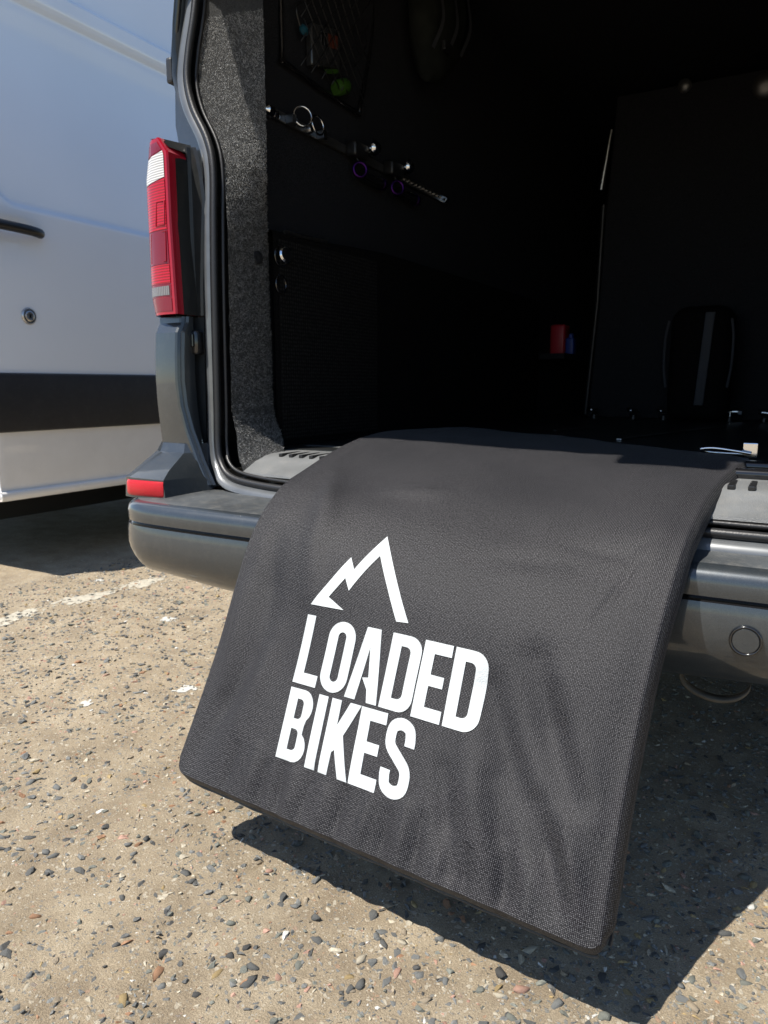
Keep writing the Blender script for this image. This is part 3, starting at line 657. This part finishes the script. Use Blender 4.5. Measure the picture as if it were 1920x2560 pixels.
# lining, casing, partition
loft('wall_lining', [[(-1.315, y, .68), (-1.315, y, 1.3), (-1.312, y, 1.7), (-1.29, y, 2.05), (-1.25, y, 2.27)] for y in (1.66, 2.2, 3.2, 5.4)], M['carpet'], gvn, deg=60)
loft('roof_lining', [[(x, y, 2.27) for x in (-1.25, -.6, .15)] for y in (1.6, 5.4)], M['carpet'], gvn)
loft('wall_lining', [[(.2, y, .68), (.2, y, 1.5), (.15, y, 2.27)] for y in (1.56, 5.4)], M['carpet'], gvn, flip=True)
box('cab_partition', (-1.31, 5.3, .6), (.2, 5.35, 2.3), M['carpet'], gvn)
ct = lambda y: 1.256 + .03 * sst((y - 1.7) / .6)
rows = [[(-1.315, y, ct(y)), (-1.272, y, ct(y)), (-1.266, y, ct(y) - .008), (-1.265, y, .684)] for y in zr(1.642, 3.9, 12)]
cs = loft('side_casing', rows, M['casing'], gvn, deg=30)
box('casing_end', (-1.315, 3.9, .684), (-1.265, 3.915, 1.285), M['casing'], cs)
tube('casing_edge', [(-1.268, y, ct(y) + .002) for y in (1.70, 1.80, 1.90)], .006, M['steel'], cs, 8)
V, F = boxg((-1.266, 1.665, .70), (-1.2625, 2.19, 1.235), .0012); V = [v + Vector((0, 0, (v.y - 1.665) * .03 if v.z > 1 else 0)) for v in V]
part('woven_panel', V, F, M['woven'], cs, smooth=False)
cap = lathe('socket_cap', [(.022, -.004), (.022, .008), (.018, .012), (.004, .012)], (-1.262, 1.688, 1.196), (1, -.3, .1), M['chrome'], cs, 20)
ring('cap_ring', (-1.262, 1.672, 1.192), (1, 0, 0), .027, .003, M['gloss'], cap)
ring('socket_ring', (-1.262, 1.669, 1.118), (1, 0, 0), .022, .004, M['gloss'], cs)
V, F = boxg((-1.0, 3.95, .684), (.19, 3.99, 2.2), .01); V = [v + Vector(((v.z - .684) * .065 if v.x < -.5 else 0, -.07 * (v.z - .684), 0)) for v in V]
bk = part('bulkhead', V, F, M['carpet'], gvn, smooth=False)
tube('edge_rail', [(-1.005, 3.93, .70), (-.962, 3.90, 1.26), (-.945, 3.865, 1.72)], .012, M['blackplastic'], bk, 8)
tube('edge_rod', [(-.945, 3.80, 1.777), (-.925, 3.79, 1.9), (-.903, 3.775, 2.035)], [.014, .010, .005], M['steel'], bk, 10)
lathe('partition_lamp', [(.05, -.01), (.055, .006), (.04, .016), (.01, .018)], (-.265, 3.84, 2.13), (0, -1, -.2), M['dull'], bk, 24)
lathe('partition_stud', [(.03, -.005), (.03, .004), (.02, .01), (.004, .012)], (-.60, 3.84, 2.19), (0, -1, -.2), M['dull'], bk, 16)

# lashing rail with ring fittings
rail = box('lashing_rail', (-1.313, 1.665, 1.553), (-1.299, 2.80, 1.579), M['dull'], gvn, .003)
lathe('rail_end', [(.016, 0), (.015, .02), (.004, .03)], (-1.295, 1.685, 1.562), (0, -1, 0), M['chrome'], rail, 14)
lathe('rail_screw', [(.010, -.002), (.010, .004), (.005, .006)], (-1.297, 1.715, 1.562), (1, 0, 0), M['chrome'], rail, 12)
for y in (1.755, 1.905): box('rail_stop', (-1.30, y, 1.552), (-1.275, y + .018, 1.576), M['steel'], rail, .002)
for k, (y, z) in enumerate(((1.792, 1.577), (1.865, 1.575))):
    rg = ring('lashing_ring', (-1.268, y, z), (.8, -.55 + .5 * k, .1), .026, .003, M['chrome'], rail, 24)
    lathe('ring_base', [(.013, 0), (.012, .012), (.008, .02)], (-1.298, y - .015, 1.562), (1, 0, 0), M['steel'], rg, 12)
for y in zr(2.45, 2.74, 11): lathe('rail_stud', [(.005, 0), (.004, .006), (.002, .007)], (-1.299, y, 1.566), (1, 0, 0), M['steel'], rail, 6)
lathe('rail_end', [(.013, 0), (.014, .015), (.008, .024), (.004, .04)], (-1.292, 2.76, 1.564), (0, 1, 0), M['chrome'], rail, 12)

# tailgate, raised
tg = part('tailgate', *boxg((-1.455, .885, 2.09), (.335, 1.62, 2.15), .015), M['paint'], gvn, smooth=False)
for v in tg.data.vertices:
    v.co.z += (1.62 - (v.co.y + 1.3)) * .05
part('tailgate_handle', *boxg((-.80, .80, 2.13), (-.60, .90, 2.18), .02), M['blackplastic'], tg)
part('rear_window', *boxg((-1.25, 1.12, 2.165), (.13, 1.54, 2.178), .004), M['gloss'], tg)
part('rear_wiper', *tubeg([(-.56, .93, 2.20), (-.5, .92, 2.21), (-.2, .90, 2.21)], .010), M['blackplastic'], tg)

# ------------------------------------------------------------------ bumper mat hung over the sill
LP = [(-.95, .905, .155), (-.95, 1.029, .35), (-.95, 1.135, .545), (-.95, 1.229, .632), (-.95, 1.33, .668), (-.95, 1.482, .708), (-.95, 1.612, .727), (-.95, 1.76, .731), (-.95, 2.10, .722)]
RP = [(-.172, .85, .145), (-.170, .97, .33), (-.160, 1.06, .475), (-.147, 1.18, .598), (-.139, 1.28, .645), (-.128, 1.385, .674), (-.112, 1.5, .694), (-.094, 1.6, .706), (-.078, 1.72, .71)]
def arc(P):
    pts = spline(P, 50); L = [0]
    for a, b in zip(pts, pts[1:]): L.append(L[-1] + (b - a).length)
    return pts, L
AL, AR = arc(LP), arc(RP)
def ap(A, s):
    T, L = A; s = max(0., min(1., s)) * L[-1]; lo, hi = 0, len(L) - 1
    while hi - lo > 1:
        m = (lo + hi) // 2
        if L[m] <= s: lo = m
        else: hi = m
    return T[lo].lerp(T[hi], (s - L[lo]) / max(1e-9, L[hi] - L[lo]))
# soft folds in the cover: (u0, v0, u1, v1, width, depth)
FOLDS = [(.80, .285, .915, .15, .030, -.013), (.855, .27, .965, .135, .030, .007), (.72, .235, .86, .085, .026, -.011), (.77, .13, .84, .02, .022, -.009), (.86, .125, .93, .03, .020, -.009), (.915, .12, .955, .03, .018, .007), (.70, .17, .77, .05, .026, .006), (.665, .12, .72, .02, .018, -.007),
         (.12, .16, .05, .03, .026, -.008), (.17, .20, .14, .08, .024, .006), (.08, .32, .14, .20, .03, -.007), (.16, .40, .24, .27, .026, .005), (.10, .48, .22, .36, .026, .006), (.03, .24, .06, .12, .02, .005),
         (.93, .46, .885, .36, .006, -.0030), (.90, .47, .955, .52, .008, -.002), (.80, .46, .93, .47, .014, -.003), (.66, .40, .80, .43, .02, -.003), (.30, .47, .45, .50, .02, .003),
         (.30, .055, .31, -.01, .010, -.008), (.335, .05, .34, -.01, .010, .006), (.38, .06, .37, -.01, .010, -.006), (.42, .045, .425, -.01, .009, .006), (.465, .055, .46, -.01, .010, -.008), (.53, .06, .52, -.01, .011, .007), (.57, .05, .575, -.01, .010, -.008), (.61, .065, .615, -.01, .010, .006), (.645, .06, .65, -.01, .010, -.008), (.70, .05, .70, -.01, .011, .006), (.75, .045, .755, -.01, .010, -.008), (.82, .05, .83, -.01, .012, -.008), (.87, .04, .875, -.01, .010, .005), (.22, .06, .225, -.01, .012, .006), (.16, .05, .155, -.01, .011, -.006), (.255, .045, .26, -.01, .010, -.006)]
def fold(u, v):
    h = .0035 * noise.noise((u * 5, v * 7, 2)) + .0012 * noise.noise((u * 13, v * 17, 5))
    for a, b, c, d, wd, dp in FOLDS:
        dx, dy = (c - a) * .79, (d - b) * 1.3; px, py = (u - a) * .79, (v - b) * 1.3; t = (px * dx + py * dy) / (dx * dx + dy * dy); tt = max(0, min(1, t))
        q = math.hypot(px - dx * tt, py - dy * tt) / wd
        if q < 3: h += (1.35 * dp if wd > .0165 else dp) * math.exp(-q * q) * (1 - .5 * abs(2 * tt - 1))
    edge = min(u, 1 - u) * .79
    return h * (.25 + .75 * sst(edge / .035)) + .004 * sst(edge / .05)
def mbase(u, v): return ap(AL, v).lerp(ap(AR, v), u)
def mnorm(u, v):
    e = .004; du = mbase(min(1, u + e), v) - mbase(max(0, u - e), v); dv = mbase(u, min(1, v + e)) - mbase(u, max(0, v - e))
    return du.cross(dv).normalized()
def mpt(u, v, off=0.): return mbase(u, v) + mnorm(u, v) * (fold(u, v) + off)
TH = .038
mt = thing('bumper_mat', 'black padded fabric bumper mat with white mountain logo draped over the van sill', 'mat', (-.55, .88, .0))
NU, NV = 170, 260
us = [sst(k) * .12 + k * .88 for k in zr(0, 1, NU)]; vsn = zr(0, 1, NV)
def vr(u, v):
    e = min(u, 1 - u) / .028; c = (.017 if u < .5 else .008) * (1 - math.sqrt(max(0, 1 - (1 - e) ** 2))) if e < 1 else 0
    return c + v * (1 - .085 * sst(u * 1.1 - .1) - c)
topg = [[mpt(u, vr(u, v)) for u in us] for v in vsn]
botg = [[mbase(u, vr(u, v)) - mnorm(u, v) * (TH + .2 * fold(u, v)) for u in us] for v in vsn]
V, F, UV = [], [], []
def addv(p, u, v): V.append(p); UV.append((u * .79, v * 1.3)); return len(V) - 1
rings = []
for j, v in enumerate(vsn):
    row = [addv(topg[j][i], us[i], v) for i in range(NU)]
    n = mnorm(1, v); out = Vector((1, 0, 0)); wob = .002 * noise.noise((v * 30, 1, 0)); kq = .25 + .75 * sst(j / 7)
    row += [addv(topg[j][-1] + out * .003 - n * .002, 1.004, v), addv(topg[j][-1] + out * (.010 * kq + wob) - n * TH * .55, 1.02, v), addv(topg[j][-1] + out * .010 * kq - n * (TH - .002), 1.035, v)]
    row += [addv(botg[j][i], us[i], v) for i in range(NU - 1, -1, -1)]
    n = mnorm(0, v)
    row += [addv(topg[j][0] - out * .003 - n * (TH - .004), -.035, v), addv(topg[j][0] - out * (.006 + wob) - n * TH * .5, -.02, v), addv(topg[j][0] - out * .003 - n * .003, -.004, v)]
    rings.append(row)
nr = len(rings[0]); F = gridf(nr, NV, True)
# closed ends: rounded lip at the bottom hem
def endcap(j, dirv, flip):
    base = rings[j]; half = NU
    lip = []
    for i in range(NU):
        a = V[base[i]]; b = V[base[NU + 3 + (NU - 1 - i)]]; mid = (a + b) / 2 + dirv * .008
        lip.append(addv(mid, us[i], vsn[j] - .01 if j == 0 else vsn[j] + .01))
    for i in range(NU - 1):
        f1 = [base[i], base[i + 1], lip[i + 1], lip[i]]; k = NU + 3; f2 = [base[k + NU - 1 - i], lip[i], lip[i + 1], base[k + NU - 2 - i]]
        F.extend([f1, f2] if flip else [f1[::-1], f2[::-1]])
    F.append([base[NU - 1], base[NU], base[NU + 1], base[NU + 2], base[NU + 3], lip[-1]]); F.append([base[0], lip[0], base[2 * NU + 2]] + base[2 * NU + 3:nr])
dn = (mbase(.5, 0) - mbase(.5, .02)).normalized(); endcap(0, dn, False)
endcap(NV - 1, (mbase(.5, 1) - mbase(.5, .98)).normalized(), True)
cover = part('cover', V, F, M['fabric'], mt)
bm = bmesh.new(); bm.from_mesh(cover.data); bmesh.ops.recalc_face_normals(bm, faces=bm.faces[:])
uvl = bm.loops.layers.uv.new('UVMap')
for f in bm.faces:
    for l in f.loops: l[uvl].uv = UV[l.vert.index]
bm.to_mesh(cover.data); bm.free(); sharp(cover, 45)
tube('piping', [(V[rings[0][i]] + V[rings[0][NU + 3 + NU - 1 - i]]) / 2 + dn * .010 - mnorm(us[i], 0) * .010 + Vector((0, 0, .002 * noise.noise((us[i] * 20, 0, 0)))) for i in range(0, NU, 2)], .0026, M['rubber'], mt, 6)
tube('piping', [botg[j][-1] + Vector((.006 + .002 * noise.noise((j * .2, 0, 0)), 0, 0)) for j in range(0, NV, 2)], .0028, M['rubber'], mt, 6)

# the printed logo, cut from vinyl and laid on the cover
def arcp(cx, cy_, rx, ry, a0, a1, n=8): return [(cx + rx * math.cos(R(a0 + (a1 - a0) * i / n)), cy_ + ry * math.sin(R(a0 + (a1 - a0) * i / n))) for i in range(n + 1)]
def rrect(x0, y0, x1, y1, tl, tr, br, bl, ay=.47):
    P = []
    for (cx, cy_, r, a) in ((x1, y1, tr, 0), (x0, y1, tl, 90), (x0, y0, bl, 180), (x1, y0, br, 270)):
        sx = -1 if cx == x1 else 1; syy = -1 if cy_ == y1 else 1
        P += arcp(cx + sx * r, cy_ + syy * r * ay, r, r * ay, a, a + 90) if r else [(cx, cy_)]
    return P
G = {}
G['L'] = [[(0, 0), (1, 0), (1, .165), (.38, .165), (.38, 1), (0, 1)]]
G['O'] = [rrect(0, 0, 1, 1, .5, .5, .5, .5), rrect(.35, .15, .65, .85, .15, .15, .15, .15)]
G['A'] = [[(0, 0), (.33, 0), (.47, .73), (.60, .33), (.42, .31), (.62, .17), (.69, 0), (1, 0), (.70, 1), (.27, 1)]]
G['D'] = [rrect(0, 0, 1, 1, 0, .42, .42, 0), rrect(.34, .155, .66, .845, 0, .16, .16, 0)]
G['E'] = [[(0, 0), (1, 0), (1, .16), (.40, .16), (.40, .43), (.88, .43), (.88, .575), (.40, .575), (.40, .845), (1, .845), (1, 1), (0, 1)]]
G['I'] = [[(0, 0), (1, 0), (1, 1), (0, 1)]]
G['K'] = [[(0, 0), (.32, 0), (.33, .30), (.41, .34), (.69, 0), (1, 0), (.60, .55), (1.03, 1), (.65, 1), (.33, .66), (.335, 1), (0, 1)]]
G['B'] = [arcp(.60, .21, .40, .21, -90, 62) + [(.80, .51)] + arcp(.58, .77, .40, .23, -50, 90) + [(0, 1), (0, 0)], rrect(.35, .15, .64, .44, 0, .14, .14, 0), rrect(.35, .58, .62, .86, 0, .14, .14, 0)]
def sglyph():
    # centre line in letter units (x scaled by .47 against y so the stroke keeps its weight)
    k = .47; C = [(.83, .66), (.83, .76), (.76, .87), (.5, .918), (.24, .87), (.17, .75), (.22, .62), (.5, .50), (.78, .38), (.83, .25), (.76, .13), (.5, .082), (.24, .13), (.17, .24), (.17, .33)]
    P = spline([(x * k, y, 0) for x, y in C], 4); hw = .078; A, Bq = [], []
    for i, p in enumerate(P):
        d = (P[min(len(P) - 1, i + 1)] - P[max(0, i - 1)]).normalized(); n = Vector((-d.y, d.x, 0)) * hw
        A.append(((p.x + n.x) / k, p.y + n.y)); Bq.append(((p.x - n.x) / k, p.y - n.y))
    return [A + Bq[::-1]]
G['S'] = sglyph()
def printed(name, loops, mapf, parent):
    bm = bmesh.new()
    for lp in loops:
        lp = [p for i, p in enumerate(lp) if math.dist(p, lp[i - 1]) > 1e-4]
        vs_ = [bm.verts.new((*mapf(x, y), 0)) for x, y in lp]
        for a, b in zip(vs_, vs_[1:] + vs_[:1]): bm.edges.new((a, b))
    bmesh.ops.triangle_fill(bm, use_beauty=True, edges=bm.edges[:])
    for axis, st in ((0, .012), (1, .008)):
        lo = min(v.co[axis] for v in bm.verts); hi = max(v.co[axis] for v in bm.verts); c = lo + st * .5
        while c < hi:
            pc = [0, 0, 0]; pn = [0, 0, 0]; pc[axis] = c; pn[axis] = 1
            bmesh.ops.bisect_plane(bm, geom=bm.verts[:] + bm.edges[:] + bm.faces[:], plane_co=pc, plane_no=pn); c += st
    bmesh.ops.triangulate(bm, faces=bm.faces[:])
    for f in bm.faces:
        if f.normal.z < 0: f.normal_flip()
    V, F = bmout(bm)
    n = len(V); W = [mpt(p.x, p.y, .0016) for p in V] + [mpt(p.x, p.y, -.0002) for p in V]
    # a thin film with real edges
    E = {}
    for f in F:
        for a, b in zip(f, f[1:] + f[:1]): E[(a, b)] = 1
    S = [[a, a + n, b + n, b][::-1] for (a, b) in E if (b, a) not in E]
    return part(name, W, F + S, M['logo'], parent, smooth=False)
def row1(l, r):
    def f(x, y):
        ub = l + (r - l) * x - .008 * y; vt = .241 + .0725 * (ub - .2491); vb = .1531 + .0432 * (ub - .2558)
        return ub, vb + (vt - vb) * y
    return f
def row2(l, r):
    def f(x, y):
        ub = l + (r - l) * x - .016 * y; vt = .1468 + .0498 * (ub - .255); vb = .0613 + .018 * (ub - .2733)
        return ub, vb + (vt - vb) * y
    return f
for ch, l, r in (('L', .2558, .3206), ('O', .3262, .3985), ('A', .4006, .4838), ('D', .4895, .565), ('E', .5684, .634), ('D', .6403, .7155)): printed('letter_' + ch.lower(), G[ch], row1(l, r), mt)
for ch, l, r in (('B', .2733, .3455), ('I', .3539, .3787), ('K', .3893, .4641), ('E', .4675, .5333), ('S', .5370, .606)): printed('letter_' + ch.lower(), G[ch], row2(l, r), mt)
printed('mountain_emblem', [[(.3825, .3802), (.5099, .2756), (.4807, .2721), (.3879, .3484), (.3406, .2886), (.3217, .3029), (.2921, .2717), (.3408, .2622), (.2498, .2546), (.3177, .3321), (.3369, .3175)]], lambda x, y: (x, y), mt)

# ------------------------------------------------------------------ things in the load space
dr = thing('lashing_ring', 'chrome oblong ring on a square plate lying by the mat corner', 'ring', (-.1, 1.69, .70))
box('ring_plate', (-.105, 1.68, .704), (-.078, 1.692, .734), M['chrome'], dr, .002)
tube('ring_bar', spline([(-.09, 1.672, .713), (-.12, 1.665, .718), (-.16, 1.665, .722), (-.185, 1.67, .718), (-.17, 1.685, .712), (-.12, 1.69, .710), (-.09, 1.685, .711)], 4), .0035, M['chrome'], dr, 8)

for k, (x, z) in enumerate(((-.937, .722), (-.743, .716), (-.601, .722), (-.464, .728), (-.307, .728), (-.161, .727))):
    side = ['leftmost in the row', 'second from the left in the row', 'third from the left in the row', 'left of the grey strap handle', 'right of the grey strap handle', 'rightmost in the row'][k]
    f = thing('fork_mount', 'chrome fork mount on the load floor, ' + side, 'mount', (x, 3.84, .683), 'fork mounts along the partition')
    lathe('mount_foot', [(.018, 0), (.016, .02), (.008, .024)], (x, 3.84, .683), (0, 0, 1), M['blackplastic'], f, 12)
    if k in (3, 4):
        tube('mount_axle', [(x - .045, 3.84, .728), (x + .045, 3.84, .728)], .009, M['chrome'], f, 10)
        tube('mount_post', [(x, 3.84, .695), (x, 3.84, .73)], .011, M['chrome'], f, 10)
        for s in (-1, 1): lathe('axle_nut', [(.016, -.008), (.016, .008)], (x + s * .042, 3.84, .728), (1, 0, 0), M['chrome'], f, 6)
    else:
        tube('mount_axle', [(x - .02, 3.84, .727), (x + .03, 3.83, .722)], .009, M['chrome'], f, 10)
        lathe('axle_nut', [(.014, -.008), (.014, .008)], (x - .02, 3.835, .732), (1, -.3, 0), M['chrome'], f, 6)

hd = thing('case', 'black rounded case with grey strap standing against the partition', 'case', (-.44, 3.84, .684))
bm = bmesh.new(); bmesh.ops.create_cube(bm, size=1)
for v in bm.verts: v.co = (-.44 + v.co.x * .27, 3.75 + v.co.y * .16, .945 + v.co.z * .52)
bmesh.ops.bevel(bm, geom=bm.edges[:], offset=.07, segments=4, profile=.5, affect='EDGES'); part('shell', *bmout(bm), M['casing'], hd)
V, F = boxg((-.435, 3.655, .76), (-.395, 3.664, 1.17), .003); V = [v + Vector(((v.z - .96) * .06, 0, 0)) for v in V]; part('strap', V, F, M['strap'], hd)
for s, x in ((-1, -.575), (1, -.315)):
    tube('side_rail', spline([(x, 3.672, .84), (x + s * .012, 3.668, .94), (x + s * .012, 3.668, 1.06), (x, 3.672, 1.14)], 4), .006, M['strap'], hd, 8)
rb = thing('red_box', 'small red box on the ledge past the end of the black casing', 'box', (-1.25, 4.3, 1.02)); rb.location.z = 1.0
bm_ = part('shell', *boxg((-1.31, 4.25, 1.02), (-1.225, 4.36, 1.19), .012), M['red_bag'], rb)
bl = thing('blue_box', 'small dark blue box beside the red box on the ledge', 'box', (-1.2, 4.3, 1.0))
part('shell', *boxg((-1.222, 4.26, 1.02), (-1.175, 4.33, 1.115), .008), M['blue_bag'], bl)
lathe('cap', [(.014, 0), (.014, .02), (.01, .024)], (-1.198, 4.29, 1.115), (0, 0, 1), M['blue_bag'], bl, 12)
box('wall_ledge', (-1.315, 4.0, .99), (-1.15, 4.6, 1.02), M['carpet'], gvn)

# clamps with chrome knobs on the rail, and two purple-ended cylinders
for k, (y, nm) in enumerate(((2.12, 'nearer of the two, by the ring fittings'), (2.355, 'farther of the two, by the studded rail end'))):
    c = thing('clamp', 'black clamp with chrome knob, ' + nm, 'clamp', (-1.3, y, 1.565), 'clamps on the lashing rail')
    part('clamp_body', *boxg((-1.30, y - .06, 1.545), (-1.262, y + .02, 1.59), .008), M['blackplastic'], c)
    lathe('knob', [(.004, -.024), (.015, -.02), (.022, -.008), (.023, .004), (.017, .018), (.005, .024)], (-1.265, y + .055, 1.592), (.2, 1, .0), M['chrome'], c, 18)
    for q in range(3): lathe('knob_stud', [(.008, 0), (.008, .022), (.004, .026)], (-1.272 + .018 * (q - 1), y + .018, 1.585 + .02 * (q - 1)), (.1, 1, 0), M['chrome'], c, 8)
for k, (y, nm) in enumerate(((2.10, 'nearer'), (2.345, 'farther'))):
    c = thing('pump', 'black cylinder with purple rings hanging under the lashing rail, ' + nm + ' of the pair', 'pump', (-1.285, y, 1.51), 'purple ringed cylinders')
    ring('end_ring', (-1.272, y, 1.512), (.75, -.65, 0), .021, .006, M['purple'], c, 20)
    tube('barrel', [(-1.285, y + .035, 1.508), (-1.285, y + .155, 1.506)], .017, M['gloss'], c, 14)
    tube('collar', [(-1.285, y + .155, 1.506), (-1.285, y + .17, 1.506)], .0195, M['purple'], c, 14)
    tube('hanger', [(-1.275, y, 1.533), (-1.285, y - .01, 1.556)], .003, M['blackplastic'], c, 6)

# net pocket with a few small things in it
npk = thing('net_pocket', 'black elastic net pocket fixed to the carpeted side wall', 'net', (-1.30, 1.95, 1.70))
fr = [(-1.298, 1.748, 2.1), (-1.298, 1.744, 1.74), (-1.298, 1.77, 1.705), (-1.298, 2.11, 1.69), (-1.298, 2.145, 1.715), (-1.298, 2.215, 1.93), (-1.296, 2.22, 2.1)]
tube('frame', spline(fr, 5), .007, M['gloss'], npk, 8)
V, F = [], []
for i in range(9):
    for sgn in (1, -1):
        a = 1.75 + i * .05; P = []
        for t in zr(0, 1, 7):
            z = 1.70 + .38 * t; y = a + sgn * (t * .34 - .17) 
            if 1.75 < y < 2.15 + .18 * (z - 1.7): P.append((-1.272 + .02 * abs(t - .5), y, z))
        if len(P) > 1:
            v, f = tubeg(P, .0016, 5); n = len(V); V += v; F += [[n + q for q in ff] for ff in f]
part('netting', V, F, M['blackplastic'], npk, kind='stuff')
cb = thing('clear_case', 'small clear plastic case with orange print inside the net pocket', 'case', (-1.285, 1.94, 1.78))
V, F = boxg((-1.305, 1.86, 1.75), (-1.280, 2.01, 1.86), .006); V = [v + Vector((0, 0, (v.y - 1.93) * .25)) for v in V]; part('shell', V, F, M['clearplastic'], cb)
for i in range(5): part('print', *boxg((-1.2795, 1.905 + i * .018, 1.80 + i * .004), (-1.2785, 1.917 + i * .018, 1.835 + i * .004)), M['orange_print'] if i > 1 else M['steel'], cb, smooth=False)
gb = thing('green_bottle', 'bright green small bottle at the bottom of the net pocket', 'bottle', (-1.285, 1.99, 1.71))
lathe('body', [(.018, 0), (.022, .008), (.022, .05), (.014, .06)], (-1.285, 1.985, 1.712), (.1, .8, .35), M['green'], gb, 16)
for i in range(3): tube('leaf_strip', [(-1.282, 1.93 + .012 * i, 1.74 + .004 * i), (-1.278, 1.965 + .012 * i, 1.748 + .005 * i)], .006, M['green'], gb, 6)
ea = thing('earphones', 'pair of teal earphones on a thin black cable in the net pocket', 'earphones', (-1.285, 1.82, 1.8))
lathe('earpiece', [(.008, 0), (.014, .006), (.014, .014), (.006, .02)], (-1.285, 1.815, 1.80), (1, 0, .3), M['teal'], ea, 12)
lathe('earpiece', [(.007, 0), (.011, .006), (.011, .012), (.005, .016)], (-1.285, 1.855, 1.905), (1, 0, .3), M['teal'], ea, 12)
tube('cable', spline([(-1.283, 1.815, 1.80), (-1.28, 1.79, 1.85), (-1.28, 1.85, 1.90), (-1.28, 1.90, 1.95), (-1.28, 1.88, 2.03)], 5), .002, M['blackplastic'], ea, 5)

# bag hung high on the wall
bg_ = thing('hanging_bag', 'dark olive buckled bag hanging high on the load space wall', 'bag', (-1.2, 2.45, 1.95))
bm = bmesh.new(); bmesh.ops.create_uvsphere(bm, u_segments=20, v_segments=14, radius=1)
for v in bm.verts:
    n = v.co.copy(); k = 1 + .12 * noise.noise(n * 2.2); t = (n.z + 1) / 2
    v.co = (-1.21 + n.x * .075 * k, 2.47 + n.y * (.11 + .12 * t) * k + .1 * t, 2.07 + n.z * .2 * k)
part('body', *bmout(bm), M['olive'], bg_)
for i, (y, dz) in enumerate(((2.36, 0), (2.47, .02), (2.58, .05))): part('strap', [q + Vector((0, sx_, 0)) for q in spline([(-1.15, y, 1.93 + dz), (-1.128, y + .03, 2.02 + dz), (-1.135, y + .02, 2.12 + dz), (-1.16, y + .08, 2.24 + dz)], 4) for sx_ in (-.011, .011)], gridf(2, 13), M['strap'], bg_)
box('buckle', (-1.14, 2.40, 1.935), (-1.125, 2.46, 1.965), M['blackplastic'], bg_, .004)
tube('hook', [(-1.21, 2.56, 2.24), (-1.25, 2.56, 2.28), (-1.3, 2.56, 2.26)], .006, M['steel'], bg_, 8)
